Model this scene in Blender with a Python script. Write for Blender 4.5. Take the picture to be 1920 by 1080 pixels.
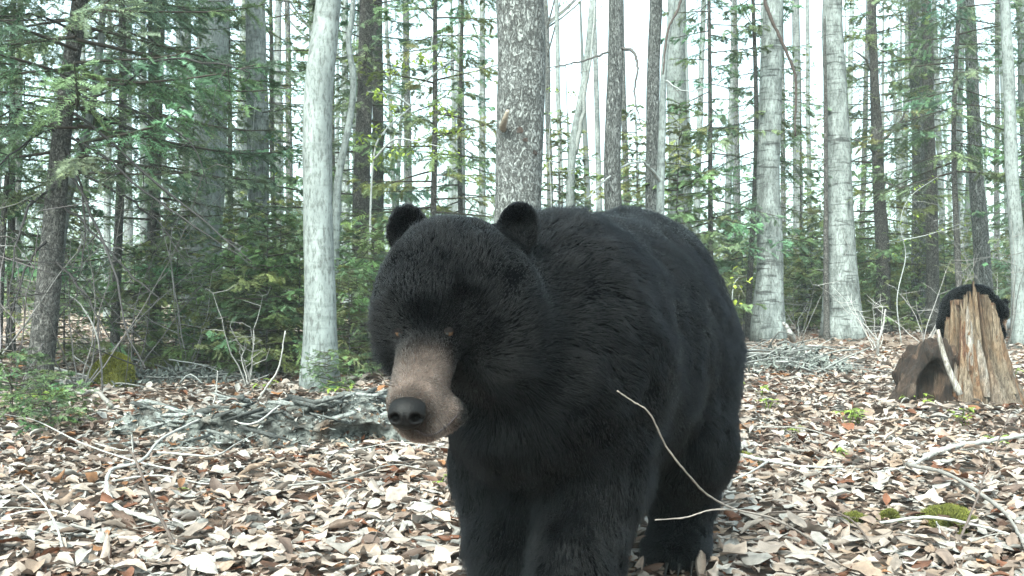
import bpy, math, random
import numpy as np
from mathutils import Vector
from mathutils.bvhtree import BVHTree

for o in list(bpy.data.objects):
    bpy.data.objects.remove(o)
scene = bpy.context.scene
C = scene.collection
R = math.radians
random.seed(7)
rng = np.random.default_rng(7)

# ------------------------------------------------------------------ camera, sky, sun, exposure
CAM_H = 0.73
LENS = 34.5
FPX = 1920 * LENS / 36.0
cam_data = bpy.data.cameras.new('camera')
cam_data.lens = LENS
cam_data.sensor_width = 36
cam_data.clip_start = 0.02
cam_data.clip_end = 2000
cam = bpy.data.objects.new('camera', cam_data)
C.objects.link(cam)
cam.location = (0, 0, CAM_H)
cam.rotation_euler = (R(90), 0, 0)
scene.camera = cam

SUN_EL, SUN_AZ = 52, 205      # azimuth clockwise from +Y: behind the camera, to the left
world = bpy.data.worlds.new('World')
scene.world = world
world.use_nodes = True
wn, wl = world.node_tree.nodes, world.node_tree.links
wn.clear()
sky = wn.new('ShaderNodeTexSky')
sky.sky_type = 'NISHITA'
sky.sun_disc = False
sky.sun_elevation = R(SUN_EL)
sky.sun_rotation = R(SUN_AZ)
sky.air_density = 1.0
sky.dust_density = 4.0
sky.ozone_density = 1.0
hs = wn.new('ShaderNodeHueSaturation')
hs.inputs['Saturation'].default_value = 0.40
hs.inputs['Value'].default_value = 1.0
bgn = wn.new('ShaderNodeBackground')
bgn.inputs['Strength'].default_value = 0.15
wo = wn.new('ShaderNodeOutputWorld')
wl.new(sky.outputs[0], hs.inputs['Color'])
tint = wn.new('ShaderNodeMix')
tint.data_type = 'RGBA'
tint.blend_type = 'MULTIPLY'
tint.inputs[0].default_value = 1.0
tint.inputs[7].default_value = (0.81, 1.0, 0.96, 1)
wl.new(hs.outputs[0], tint.inputs[6])
wl.new(tint.outputs[2], bgn.inputs['Color'])
wl.new(bgn.outputs[0], wo.inputs['Surface'])

sun_d = bpy.data.lights.new('sun', 'SUN')
sun_d.energy = 1.4
sun_d.angle = R(20)
sun_d.color = (1.0, 1.0, 0.92)
sun = bpy.data.objects.new('sun', sun_d)
C.objects.link(sun)
sdir = Vector((math.sin(R(SUN_AZ)) * math.cos(R(SUN_EL)), math.cos(R(SUN_AZ)) * math.cos(R(SUN_EL)), math.sin(R(SUN_EL))))
sun.rotation_euler = sdir.to_track_quat('Z', 'Y').to_euler()
sun.location = (0, 0, 20)

vs = scene.view_settings
vs.view_transform = 'Standard'
vs.look = 'None'
vs.exposure = 2.3
vs.gamma = 1.0
vs.use_curve_mapping = False
scene.render.engine = 'CYCLES'

# ------------------------------------------------------------------ helpers
def nrm(v):
    v = np.asarray(v, float)
    return v / (np.linalg.norm(v, axis=-1, keepdims=True) + 1e-12)

def _hash(ix, iy, iz, s):
    h = (ix.astype(np.int64) * 374761393 + iy.astype(np.int64) * 668265263 + iz.astype(np.int64) * 2147483647 + s * 1274126177) & 0xFFFFFFFF
    h = ((h ^ (h >> 13)) * 1274126177) & 0xFFFFFFFF
    h = h ^ (h >> 16)
    return (h & 0xFFFF) / 32767.5 - 1.0

def noise(P, f=1.0, s=0):
    """value noise in -1..1 at points P (n,3)"""
    P = np.asarray(P, float) * f
    i = np.floor(P).astype(np.int64)
    u = P - i
    u = u * u * (3 - 2 * u)
    r = 0
    for dx in (0, 1):
        wx = u[..., 0] if dx else 1 - u[..., 0]
        for dy in (0, 1):
            wy = u[..., 1] if dy else 1 - u[..., 1]
            for dz in (0, 1):
                wz = u[..., 2] if dz else 1 - u[..., 2]
                r = r + wx * wy * wz * _hash(i[..., 0] + dx, i[..., 1] + dy, i[..., 2] + dz, s)
    return r

def fbm(P, f=1.0, s=0, o=3):
    r, a = 0, 1.0
    for k in range(o):
        r = r + a * noise(P, f * 2 ** k, s + k)
        a *= 0.5
    return r

def smooth(a, b, x):
    t = np.clip((x - a) / (b - a), 0, 1)
    return t * t * (3 - 2 * t)

def gh(x, y):
    """height of the forest floor"""
    x = np.asarray(x, float)
    y = np.asarray(y, float)
    P = np.stack([x, y, np.zeros_like(x)], -1)
    d = np.clip((y - 3.0) / 6, 0, 1)
    return noise(P, 0.55, 3) * 0.035 * d + noise(P, 1.7, 5) * 0.014 * np.clip((np.hypot(x, y - 2.3) - 0.7), 0, 1)

def G(px, py, lift=0.0):
    """a point of the forest floor seen at this pixel of the 1920x1080 photograph"""
    Y = FPX * CAM_H / (py - 540)
    X = (px - 960) / FPX * Y
    return (X, Y, float(gh(X, Y)) + lift)

def P3(px, py, Y):
    return ((px - 960) / FPX * Y, Y, CAM_H - (py - 540) / FPX * Y)

def tri(Q):
    Q = np.asarray(Q)
    if Q.shape[1] == 3:
        return Q
    return np.concatenate([Q[:, [0, 1, 2]], Q[:, [0, 2, 3]]])

class MB:
    """collects triangles with a colour per vertex; build() links them as one mesh object"""
    def __init__(s):
        s.V, s.F, s.K, s.n = [], [], [], 0
    def add(s, V, F, col=(1, 1, 1)):
        V = np.asarray(V, float).reshape(-1, 3)
        F = tri(np.asarray(F, np.int64))
        s.V.append(V)
        s.F.append(F + s.n)
        c = np.asarray(col, float)
        if c.ndim == 1:
            c = np.tile(c, (len(V), 1))
        s.K.append(c)
        s.n += len(V)
        return s
    def arrays(s):
        return np.concatenate(s.V), np.concatenate(s.F), np.concatenate(s.K)
    def mesh(s, name, mat, smoothed=True):
        V, F, K = s.arrays()
        return mk_mesh(name, V, F, K, mat, smoothed)
    def build(s, name, mat, parent=None, loc=(0, 0, 0), smoothed=True):
        return link(name, s.mesh(name, mat, smoothed), parent, loc)

def mk_mesh(name, V, F, K, mat, smoothed=True):
    me = bpy.data.meshes.new(name)
    me.vertices.add(len(V))
    me.vertices.foreach_set('co', np.asarray(V, np.float32).ravel())
    me.loops.add(len(F) * 3)
    me.loops.foreach_set('vertex_index', np.asarray(F, np.int32).ravel())
    me.polygons.add(len(F))
    me.polygons.foreach_set('loop_start', np.arange(len(F), dtype=np.int32) * 3)
    if smoothed:
        me.polygons.foreach_set('use_smooth', np.ones(len(F), bool))
    if K is not None:
        a = me.attributes.new('col', 'FLOAT_COLOR', 'POINT')
        a.data.foreach_set('color', np.concatenate([K, np.ones((len(K), 1))], 1).astype(np.float32).ravel())
    me.update()
    me.validate()
    if mat is not None:
        me.materials.append(mat)
    return me

def link(name, data, parent=None, loc=(0, 0, 0)):
    o = bpy.data.objects.new(name, data)
    C.objects.link(o)
    o.location = loc
    if parent is not None:
        o.parent = parent
    return o

def thing(name, label, cat, loc=(0, 0, 0), group=None, rz=0.0, sc=1.0):
    o = link(name, None, None, loc)
    o.empty_display_size = 0.1
    o.rotation_euler = (0, 0, rz)
    o.scale = (sc, sc, sc)
    return tag(o, label, cat, group)

def tag(o, label=None, cat=None, group=None, kind=None):
    if label: o['label'] = label
    if cat: o['category'] = cat
    if group: o['group'] = group
    if kind: o['kind'] = kind
    return o

def tube(pts, rad, k=8, cap=True):
    pts = np.asarray(pts, float)
    n = len(pts)
    rad = np.broadcast_to(np.asarray(rad, float), (n,))
    T = nrm(np.gradient(pts, axis=0))
    ref = np.array([0.31, 0.95, 0.05]) if abs(T[0][2]) > 0.8 else np.array([0, 0, 1.0])
    A = nrm(np.cross(T, ref))
    B = np.cross(T, A)
    th = np.linspace(0, 2 * np.pi, k, endpoint=False)
    V = pts[:, None] + rad[:, None, None] * (np.cos(th)[None, :, None] * A[:, None] + np.sin(th)[None, :, None] * B[:, None])
    V = V.reshape(-1, 3)
    i = np.arange(n - 1)[:, None] * k
    j = np.arange(k)[None]
    j2 = (j + 1) % k
    Q = np.stack([i + j, i + j2, i + k + j2, i + k + j], -1).reshape(-1, 4)
    F = tri(Q)
    if cap:
        V = np.concatenate([V, pts[:1], pts[-1:]])
        a = len(V) - 2
        jj = np.arange(k)
        F = np.concatenate([F, np.stack([(jj + 1) % k, jj, np.full(k, a)], -1),
                            np.stack([(n - 1) * k + jj, (n - 1) * k + (jj + 1) % k, np.full(k, a + 1)], -1)])
    return V, F

def spline(pts, n):
    """smooth curve through points (Catmull-Rom)"""
    p = np.asarray(pts, float)
    p = np.concatenate([2 * p[:1] - p[1:2], p, 2 * p[-1:] - p[-2:-1]])
    m = len(p) - 3
    t = np.linspace(0, m - 1e-6, n)
    i = t.astype(int)
    u = (t - i)[:, None]
    a, b, c, d = p[i], p[i + 1], p[i + 2], p[i + 3]
    return 0.5 * (2 * b + (c - a) * u + (2 * a - 5 * b + 4 * c - d) * u ** 2 + (3 * b - a - 3 * c + d) * u ** 3)

# ------------------------------------------------------------------ materials
def material(name):
    m = bpy.data.materials.new(name)
    m.use_nodes = True
    n, l = m.node_tree.nodes, m.node_tree.links
    b = n['Principled BSDF']
    return m, n, l, b

def attr(n):
    a = n.new('ShaderNodeAttribute')
    a.attribute_name = 'col'
    return a

def ramp(n, l, src, stops):
    r = n.new('ShaderNodeValToRGB')
    e = r.color_ramp.elements
    while len(e) < len(stops):
        e.new(0.5)
    for q, (p, c) in zip(e, stops):
        q.position = p
        q.color = (*c, 1)
    l.new(src, r.inputs[0])
    return r

def mix(n, l, fac, a, b, mode='MIX'):
    m = n.new('ShaderNodeMix')
    m.data_type = 'RGBA'
    m.blend_type = mode
    for sock, v in ((m.inputs[0], fac), (m.inputs[6], a), (m.inputs[7], b)):
        if hasattr(v, 'links') or hasattr(v, 'is_linked'):
            l.new(v, sock)
        elif isinstance(v, (int, float)):
            sock.default_value = v
        else:
            sock.default_value = (*v, 1)
    return m.outputs[2]

def coords(n, l, scale=(1, 1, 1), rnd=True):
    tc = n.new('ShaderNodeTexCoord')
    mp = n.new('ShaderNodeMapping')
    mp.inputs['Scale'].default_value = scale
    if rnd:
        oi = n.new('ShaderNodeObjectInfo')
        mu = n.new('ShaderNodeMath')
        mu.operation = 'MULTIPLY'
        mu.inputs[1].default_value = 37.0
        l.new(oi.outputs['Random'], mu.inputs[0])
        l.new(mu.outputs[0], mp.inputs['Location'])
    l.new(tc.outputs['Object'], mp.inputs['Vector'])
    return mp.outputs[0]

def ntex(n, l, vec, scale, detail=4, rough=0.6, dist=0.0):
    t = n.new('ShaderNodeTexNoise')
    t.inputs['Scale'].default_value = scale
    t.inputs['Detail'].default_value = detail
    t.inputs['Roughness'].default_value = rough
    t.inputs['Distortion'].default_value = dist
    l.new(vec, t.inputs['Vector'])
    return t

def bump(n, l, h, b, strength=0.5, dist=0.01):
    bp = n.new('ShaderNodeBump')
    bp.inputs['Strength'].default_value = strength
    bp.inputs['Distance'].default_value = dist
    l.new(h, bp.inputs['Height'])
    l.new(bp.outputs[0], b.inputs['Normal'])
    return bp

def mat_pale_bark(name, light, dark, band=0.5):
    m, n, l, b = material(name)
    v1 = coords(n, l, (1, 1, 0.35))
    v2 = coords(n, l, (1, 1, 6.0))
    blot = ntex(n, l, v1, 9, 6, 0.7)
    fine = ntex(n, l, v1, 45, 4, 0.7)
    bands = ntex(n, l, v2, 3.5, 3, 0.55, 0.4)
    c1 = ramp(n, l, blot.outputs['Fac'], [(0.36, dark), (0.5, tuple(0.5 * a + 0.5 * c for a, c in zip(light, dark))), (0.62, light)])
    r2 = ramp(n, l, bands.outputs['Fac'], [(0.34, (0.22, 0.21, 0.21)), (0.46, (1, 1, 1))])
    r3 = ramp(n, l, fine.outputs['Fac'], [(0.38, (0.25, 0.24, 0.23)), (0.52, (1, 1, 1))])
    c = mix(n, l, band, c1.outputs[0], r2.outputs[0], 'MULTIPLY')
    c = mix(n, l, 0.7, c, r3.outputs[0], 'MULTIPLY')
    l.new(c, b.inputs['Base Color'])
    b.inputs['Roughness'].default_value = 0.8
    bump(n, l, fine.outputs['Fac'], b, 0.5, 0.012)
    return m

def mat_scaly_bark(name, light, dark, scale=26, squash=0.55, crack=(0.02, 0.16)):
    m, n, l, b = material(name)
    v = coords(n, l, (1, 1, squash))
    w = ntex(n, l, v, 9, 3, 0.6)
    vm = n.new('ShaderNodeVectorMath')
    vm.operation = 'MULTIPLY_ADD'
    vm.inputs[1].default_value = (0.08, 0.08, 0.08)
    l.new(w.outputs['Color'], vm.inputs[0])
    l.new(v, vm.inputs[2])
    vo = n.new('ShaderNodeTexVoronoi')
    vo.feature = 'DISTANCE_TO_EDGE'
    vo.inputs['Scale'].default_value = scale
    l.new(vm.outputs[0], vo.inputs['Vector'])
    vc = n.new('ShaderNodeTexVoronoi')
    vc.inputs['Scale'].default_value = scale
    l.new(vm.outputs[0], vc.inputs['Vector'])
    sep = n.new('ShaderNodeSeparateColor')
    l.new(vc.outputs['Color'], sep.inputs[0])
    plate = ramp(n, l, sep.outputs[0], [(0.0, tuple(0.6 * q for q in light)), (1.0, light)])
    edge = ramp(n, l, vo.outputs['Distance'], [(crack[0], (0.25, 0.24, 0.24)), (crack[1], (1, 1, 1))])
    fine = ntex(n, l, v, scale * 0.85, 5, 0.75, 1.6)
    rf = ramp(n, l, fine.outputs['Fac'], [(0.42, dark), (0.48, (0.45, 0.44, 0.43)), (0.55, (1, 1, 1))])
    c = mix(n, l, 0.5, plate.outputs[0], edge.outputs[0], 'MULTIPLY')
    c = mix(n, l, 0.95, c, rf.outputs[0], 'MULTIPLY')
    big = ntex(n, l, v, 4, 4, 0.6)
    rb = ramp(n, l, big.outputs['Fac'], [(0.35, (0.62, 0.62, 0.6)), (0.65, (1, 1, 1))])
    c = mix(n, l, 0.8, c, rb.outputs[0], 'MULTIPLY')
    l.new(c, b.inputs['Base Color'])
    b.inputs['Roughness'].default_value = 0.9
    bump(n, l, rf.outputs[0], b, 0.9, 0.02)
    return m

def mat_attr(name, rough=0.7, transl=0.0, grain=0.0, gscale=30, spec=0.3):
    m, n, l, b = material(name)
    a = attr(n)
    c = a.outputs['Color']
    if grain:
        v = coords(n, l)
        t = ntex(n, l, v, gscale, 4, 0.65)
        r = ramp(n, l, t.outputs['Fac'], [(0.3, (1 - grain,) * 3), (0.62, (1, 1, 1))])
        c = mix(n, l, 1.0, c, r.outputs[0], 'MULTIPLY')
        bump(n, l, t.outputs['Fac'], b, 0.4, 0.006)
    l.new(c, b.inputs['Base Color'])
    b.inputs['Roughness'].default_value = rough
    b.inputs['Specular IOR Level'].default_value = spec
    if transl:
        tr = n.new('ShaderNodeBsdfTranslucent')
        l.new(c, tr.inputs['Color'])
        ms = n.new('ShaderNodeMixShader')
        ms.inputs[0].default_value = transl
        l.new(b.outputs[0], ms.inputs[1])
        l.new(tr.outputs[0], ms.inputs[2])
        l.new(ms.outputs[0], n['Material Output'].inputs['Surface'])
    return m

def mat_fur():
    m, n, l, b = material('fur')
    n.remove(b)
    h = n.new('ShaderNodeBsdfHairPrincipled')
    h.parametrization = 'COLOR'
    h.inputs['Roughness'].default_value = 0.32
    h.inputs['Radial Roughness'].default_value = 0.5
    h.inputs['Random Roughness'].default_value = 0.3
    h.inputs['Coat'].default_value = 0.0
    h.inputs['IOR'].default_value = 1.28
    a = attr(n)
    l.new(a.outputs['Color'], h.inputs['Color'])
    l.new(h.outputs[0], n['Material Output'].inputs['Surface'])
    return m

def mat_ground():
    m, n, l, b = material('forest_soil')
    v = coords(n, l, (1, 1, 1), False)
    t = ntex(n, l, v, 14, 5, 0.7)
    vo = n.new('ShaderNodeTexVoronoi')
    vo.inputs['Scale'].default_value = 13
    w = ntex(n, l, v, 8, 2)
    vm = n.new('ShaderNodeVectorMath')
    vm.operation = 'MULTIPLY_ADD'
    vm.inputs[1].default_value = (0.15, 0.15, 0.15)
    l.new(w.outputs['Color'], vm.inputs[0])
    l.new(v, vm.inputs[2])
    l.new(vm.outputs[0], vo.inputs['Vector'])
    sep = n.new('ShaderNodeSeparateColor')
    l.new(vo.outputs['Color'], sep.inputs[0])
    leafc = ramp(n, l, sep.outputs[0], [(0.0, (0.05, 0.025, 0.015)), (0.35, (0.16, 0.09, 0.055)), (0.7, (0.34, 0.25, 0.2)), (1.0, (0.45, 0.37, 0.31))])
    soil = ramp(n, l, t.outputs['Fac'], [(0.3, (0.02, 0.013, 0.009)), (0.7, (0.10, 0.06, 0.04))])
    # bare humus under the built leaf litter, a leaf pattern where the leaves are too far to tell apart
    geo = n.new('ShaderNodeNewGeometry')
    ln = n.new('ShaderNodeVectorMath')
    ln.operation = 'LENGTH'
    l.new(geo.outputs['Position'], ln.inputs[0])
    mr = n.new('ShaderNodeMapRange')
    mr.inputs['From Min'].default_value = 9
    mr.inputs['From Max'].default_value = 20
    l.new(ln.outputs['Value'], mr.inputs['Value'])
    c = mix(n, l, mr.outputs[0], soil.outputs[0], leafc.outputs[0])
    l.new(c, b.inputs['Base Color'])
    b.inputs['Roughness'].default_value = 0.95
    bump(n, l, t.outputs['Fac'], b, 0.8, 0.02)
    return m

def mat_wood(name):
    m, n, l, b = material(name)
    a = attr(n)
    v = coords(n, l, (1, 1, 0.16), False)
    t = ntex(n, l, v, 75, 6, 0.8, 0.6)
    v2 = coords(n, l, (1, 1, 0.5), False)
    t2 = ntex(n, l, v2, 9, 4, 0.6)
    r = ramp(n, l, t.outputs['Fac'], [(0.34, (0.06, 0.045, 0.035)), (0.5, (0.62, 0.57, 0.53)), (0.64, (1.15, 1.15, 1.15))])
    r2 = ramp(n, l, t2.outputs['Fac'], [(0.35, (0.70, 0.50, 0.34)), (0.55, (1, 1, 1))])
    c = mix(n, l, 1.0, a.outputs['Color'], r.outputs[0], 'MULTIPLY')
    c = mix(n, l, 0.8, c, r2.outputs[0], 'MULTIPLY')
    l.new(c, b.inputs['Base Color'])
    b.inputs['Roughness'].default_value = 0.9
    bump(n, l, t.outputs['Fac'], b, 1.0, 0.03)
    return m

def mat_plain(name, col, rough=0.5, spec=0.5, noisy=0.0):
    m, n, l, b = material(name)
    if noisy:
        v = coords(n, l)
        t = ntex(n, l, v, 300, 3)
        r = ramp(n, l, t.outputs['Fac'], [(0.3, tuple(c * (1 - noisy) for c in col)), (0.7, col)])
        l.new(r.outputs[0], b.inputs['Base Color'])
        bump(n, l, t.outputs['Fac'], b, 0.6, 0.002)
    else:
        b.inputs['Base Color'].default_value = (*col, 1)
    b.inputs['Roughness'].default_value = rough
    b.inputs['Specular IOR Level'].default_value = spec
    return m

M = {
    'birch': mat_pale_bark('pale_birch_bark', (0.25, 0.275, 0.265), (0.15, 0.167, 0.162), 0.3),
    'banded': mat_pale_bark('banded_birch_bark', (0.27, 0.295, 0.285), (0.085, 0.094, 0.09), 0.95),
    'grey': mat_pale_bark('grey_maple_bark', (0.24, 0.26, 0.25), (0.10, 0.11, 0.11), 0.5),
    'scaly': mat_scaly_bark('scaly_grey_bark', (0.40, 0.415, 0.405), (0.17, 0.16, 0.155), 42, 0.6, (0.02, 0.22)),
    'rough': mat_scaly_bark('rough_grey_bark', (0.36, 0.37, 0.36), (0.12, 0.12, 0.12), 60, 0.3, (0.02, 0.25)),
    'dark': mat_scaly_bark('dark_conifer_bark', (0.23, 0.215, 0.20), (0.2, 0.18, 0.18), 60, 0.6),
    'foliage': mat_attr('conifer_needles', 0.55, 0.35),
    'leaf': mat_attr('fresh_leaf', 0.45, 0.4),
    'litter': mat_attr('dead_leaf', 0.6, 0.12, 0.35, 55),
    'twig': mat_attr('twig_bark', 0.8, 0, 0.4, 60),
    'moss': mat_attr('moss', 0.9, 0.1),
    'rot': mat_attr('rotten_wood', 0.95, 0, 0.75, 75),
    'ground': mat_ground(),
    'wood': mat_wood('weathered_wood'),
    'fur': mat_fur(),
    'skin': mat_attr('bear_skin', 1.0, 0, 0, 30, 0.02),
    'nose': mat_plain('wet_nose', (0.006, 0.005, 0.005), 0.5, 0.14, 0.5),
    'eye': mat_plain('amber_eye', (0.06, 0.028, 0.012), 0.15, 0.5),
    'pupil': mat_plain('pupil', (0.004, 0.004, 0.004), 0.4, 0.25),
    'lip': mat_plain('lip', (0.022, 0.012, 0.012), 0.5, 0.4),
    'claw': mat_plain('claw', (0.012, 0.011, 0.010), 0.5, 0.15),
}

# ------------------------------------------------------------------ ground
def build_ground():
    u = np.linspace(-1, 1, 261)
    w = np.sign(u) * (6.0 * np.abs(u) + 394.0 * np.abs(u) ** 6)
    X, Y = np.meshgrid(w, w + 6.0, indexing='ij')
    Z = gh(X, Y) - 0.004
    V = np.stack([X, Y, Z], -1).reshape(-1, 3)
    n = len(u)
    i, j = np.meshgrid(np.arange(n - 1), np.arange(n - 1), indexing='ij')
    a = (i * n + j).ravel()
    Q = np.stack([a, a + n, a + n + 1, a + 1], -1)
    mb = MB().add(V, Q)
    return tag(mb.build('forest_floor', M['ground']), kind='structure')
floor = build_ground()

# ------------------------------------------------------------------ fallen leaves
TONES = np.array([(0.36, 0.285, 0.24), (0.42, 0.345, 0.30), (0.28, 0.20, 0.16), (0.19, 0.075, 0.04), (0.28, 0.13, 0.06),
                  (0.10, 0.05, 0.032), (0.47, 0.42, 0.385), (0.34, 0.24, 0.18), (0.15, 0.10, 0.08), (0.40, 0.37, 0.345)])
TW = np.array([5.5, 5.5, 3.4, 1.2, 0.6, 1.8, 2.6, 3, 1.8, 3.4])
TW = TW / TW.sum()

def leaf_shape(kind, r, na=6, nc=5):
    """one curled dead leaf about 1 unit long, lying along x"""
    if kind == 0:        # pointed oval
        t = np.linspace(0, 1, na)
        wid = np.sin(np.pi * np.clip(t, .02, .99) ** 0.8) * r.uniform(0.20, 0.31) + .004
        cup = r.choice([-1, 1, 1]) * r.choice([r.uniform(.15, .7), r.uniform(.5, 1.3), r.uniform(1.2, 2.3)])
        arch = r.choice([-1, 1]) * r.uniform(.1, 1.5)
        roll = r.uniform(-.7, .7)
        wave, ph = r.uniform(.01, .05), r.uniform(0, 6)
        V, cols = [], []
        for a in range(na):
            ba = arch * (t[a] - .5)
            bx, bz = math.sin(ba) / arch, (1 - math.cos(ba)) / arch
            for u in np.linspace(-1, 1, nc):
                yy = math.sin(cup * u) / cup * wid[a]
                zz = (1 - math.cos(cup * u)) / cup * wid[a]
                zz += roll * yy * (t[a] - .5) * 2 + wave * math.sin(t[a] * 17 + ph + u) * abs(u)
                V.append((bx - math.sin(ba) * zz, yy, bz + math.cos(ba) * zz))
                cols.append(1.0 + .06 * r.uniform(-1, 1) if abs(u) > .1 else 0.78)
        F = []
        for a in range(na - 1):
            for c in range(nc - 1):
                b = a * nc + c
                F.append((b, b + nc, b + nc + 1, b + 1))
        F = tri(F)
    else:                # lobed
        k = 14
        th = np.linspace(0, 2 * np.pi, k, endpoint=False)
        rad = 0.36 + 0.15 * np.cos(th * 5) * (0.6 + 0.4 * np.cos(th)) + 0.08 * np.cos(th)
        rad = rad * (1 + 0.12 * np.array([r.uniform(-1, 1) for _ in th]))
        a1, a2, ph = r.uniform(0.1, 0.9), r.uniform(-0.5, 0.5), r.uniform(0, 6)
        V = [(0, 0, 0.0)]
        cols = [0.82]
        for q, s in zip(th, rad):
            for f in (0.55, 1.0):
                x_, y_ = math.cos(q) * s * f, math.sin(q) * s * f
                V.append((x_, y_, a1 * (x_ * math.cos(ph) + y_ * math.sin(ph)) ** 2 * 2 + a2 * x_ * y_ * 2 + r.uniform(-0.03, 0.03)))
                cols.append(0.92 if f < 1 else 1.05)
        F = []
        for q in range(k):
            a, b = 1 + 2 * q, 1 + 2 * ((q + 1) % k)
            F += [(0, a, b), (a, a + 1, b + 1), (a, b + 1, b)]
        F = np.array(F)
    V = np.array(V)
    V[:, 2] -= V[:, 2].min()
    return V, F, np.array(cols)

lr = random.Random(11)
LEAVES = [leaf_shape(0 if i < 25 else 1, lr) for i in range(28)]
LEAVES_FAR = [leaf_shape(0, lr, 5, 3) for i in range(28)]

def rot_matrices(n, tilt):
    az = rng.uniform(0, 2 * np.pi, n)
    ta = rng.uniform(0, 2 * np.pi, n)
    tl = rng.normal(0, tilt, n)
    ca, sa = np.cos(az), np.sin(az)
    Rz = np.zeros((n, 3, 3))
    Rz[:, 0, 0], Rz[:, 0, 1], Rz[:, 1, 0], Rz[:, 1, 1], Rz[:, 2, 2] = ca, -sa, sa, ca, 1
    ax = np.stack([np.cos(ta), np.sin(ta), np.zeros(n)], -1)
    K = np.zeros((n, 3, 3))
    K[:, 0, 2], K[:, 1, 2], K[:, 2, 0], K[:, 2, 1] = ax[:, 1], -ax[:, 0], -ax[:, 1], ax[:, 0]
    s, c = np.sin(tl)[:, None, None], (1 - np.cos(tl))[:, None, None]
    Rt = np.eye(3)[None] + s * K + c * (K @ K)
    return Rt @ Rz

def scatter_litter():
    pts = []
    # (near, far, density per m2, size factor)
    for y0, y1, dens, sz in ((1.5, 3.4, 1350, 1.0), (3.4, 5.2, 1000, 1.0), (5.2, 8.0, 560, 1.1), (8.0, 12.0, 230, 1.3), (12.0, 20.0, 55, 1.6)):
        xw = lambda y: 0.58 * y + 0.9
        A = (y1 - y0) * (xw(y0) + xw(y1))
        n = int(A * dens)
        y = rng.uniform(y0, y1, n)
        x = rng.uniform(-1, 1, n) * xw(y)
        s = np.clip(0.054 * np.exp(rng.normal(0, 0.38, n)), 0.022, 0.12) * sz
        pts.append(np.stack([x, y, s], -1))
    p = np.concatenate(pts)
    n = len(p)
    Rm = rot_matrices(n, 0.24)
    lift = np.abs(rng.normal(0, 0.010, n)) + 0.002
    lift += np.clip(fbm(np.stack([p[:, 0], p[:, 1], 0 * p[:, 0]], -1), 2.5, 8, 2), 0, 1) * 0.03
    kind = rng.integers(0, len(LEAVES), n)
    ci = rng.choice(len(TONES), n, p=TW)
    patch = noise(np.stack([p[:, 0], p[:, 1], 0 * p[:, 0]], -1), 1.1, 21)
    tone = TONES[ci] * (rng.uniform(0.55, 1.0, n) * (1 + 0.22 * patch))[:, None]
    # the 300 leaves that show largest are leaves of their own
    show = (p[:, 2] / p[:, 1]) * (np.abs(p[:, 0]) < 0.5 * p[:, 1]) * (p[:, 1] > 2.5) * (lift > 0.012)
    inbear = ((p[:, 0] > -0.2) & (p[:, 0] < 0.6) & (p[:, 1] < 3.2))
    show = show * ~inbear * (p[:, 2] < .11)
    big = np.argsort(-show)[:300]
    isbig = np.zeros(n, bool)
    isbig[big] = True
    mb = MB()
    z = gh(p[:, 0], p[:, 1]) + lift
    for k, (V, F, cc), rngsel in [(k, L_, p[:, 1] < 4.6) for k, L_ in enumerate(LEAVES)] + [(k, L_, p[:, 1] >= 4.6) for k, L_ in enumerate(LEAVES_FAR)]:
        sel = np.where((kind == k) & ~isbig & rngsel)[0]
        W = np.einsum('nij,vj->nvi', Rm[sel], V) * p[sel, 2][:, None, None]
        low = W[:, :, 2].min(1)
        W[:, :, 2] -= low[:, None] * 0.85
        W += np.stack([p[sel, 0], p[sel, 1], z[sel]], -1)[:, None]
        FF = F[None] + (np.arange(len(sel)) * len(V))[:, None, None]
        K = tone[sel][:, None] * cc[None, :, None]
        mb.add(W.reshape(-1, 3), FF.reshape(-1, 3), K.reshape(-1, 3))
    o = mb.build('leaf_litter', M['litter'])
    tag(o, 'dry beige and rust fallen leaves covering the forest floor', 'leaf litter', kind='stuff')
    meshes = {}
    from mathutils import Matrix
    for i in big:
        key = (int(kind[i]), int(ci[i]))
        if key not in meshes:
            V, F, cc = LEAVES[key[0]]
            meshes[key] = mk_mesh('fallen_leaf', V, F, TONES[key[1]][None] * .75 * cc[:, None], M['litter'])
        V = LEAVES[key[0]][0]
        low = (V @ Rm[i].T)[:, 2].min() * p[i, 2]
        b = link('fallen_leaf', meshes[key], floor)
        b.matrix_local = Matrix.Translation((p[i, 0], p[i, 1], z[i] - 0.85 * low)) @ Matrix(Rm[i].tolist()).to_4x4() @ Matrix.Scale(float(p[i, 2]), 4)
scatter_litter()

# ------------------------------------------------------------------ conifers
def needles(mb, A, D, ell, U, K, nl, nw, col, rnd):
    """needle triangles along twigs: A start, D direction, ell length, U up (all per twig)"""
    n = len(A)
    S = nrm(np.cross(D, U))
    t = (np.arange(K) + 0.3) / K
    for side in (-1, 1):
        tt = t[None] + rnd.uniform(-0.4, 0.4, (n, K)) / K
        P = A[:, None] + D[:, None] * (ell[:, None] * tt)[..., None]
        P = P - np.array([0, 0, 1.0]) * (ell[:, None] * tt ** 2 * 0.12)[..., None]
        dirn = nrm(S[:, None] * side * rnd.uniform(0.6, 1.0, (n, K, 1)) + D[:, None] * rnd.uniform(0.3, 0.9, (n, K, 1)) + U[:, None] * rnd.uniform(-0.25, 0.45, (n, K, 1)))
        L = nl * rnd.uniform(0.7, 1.25, (n, K, 1)) * (1 - 0.35 * tt[..., None])
        tip = P + dirn * L
        a = P + D[:, None] * nw
        b = P - D[:, None] * nw
        V = np.stack([a, b, tip], 2).reshape(-1, 3)
        F = np.arange(len(V)).reshape(-1, 3)
        c = np.repeat(col[:, None], K, 1) * rnd.uniform(0.7, 1.3, (n, K, 1))
        c = np.repeat(c[:, :, None], 3, 2).reshape(-1, 3)
        mb.add(V, F, c)

BARKC = (0.07, 0.055, 0.045)

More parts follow.
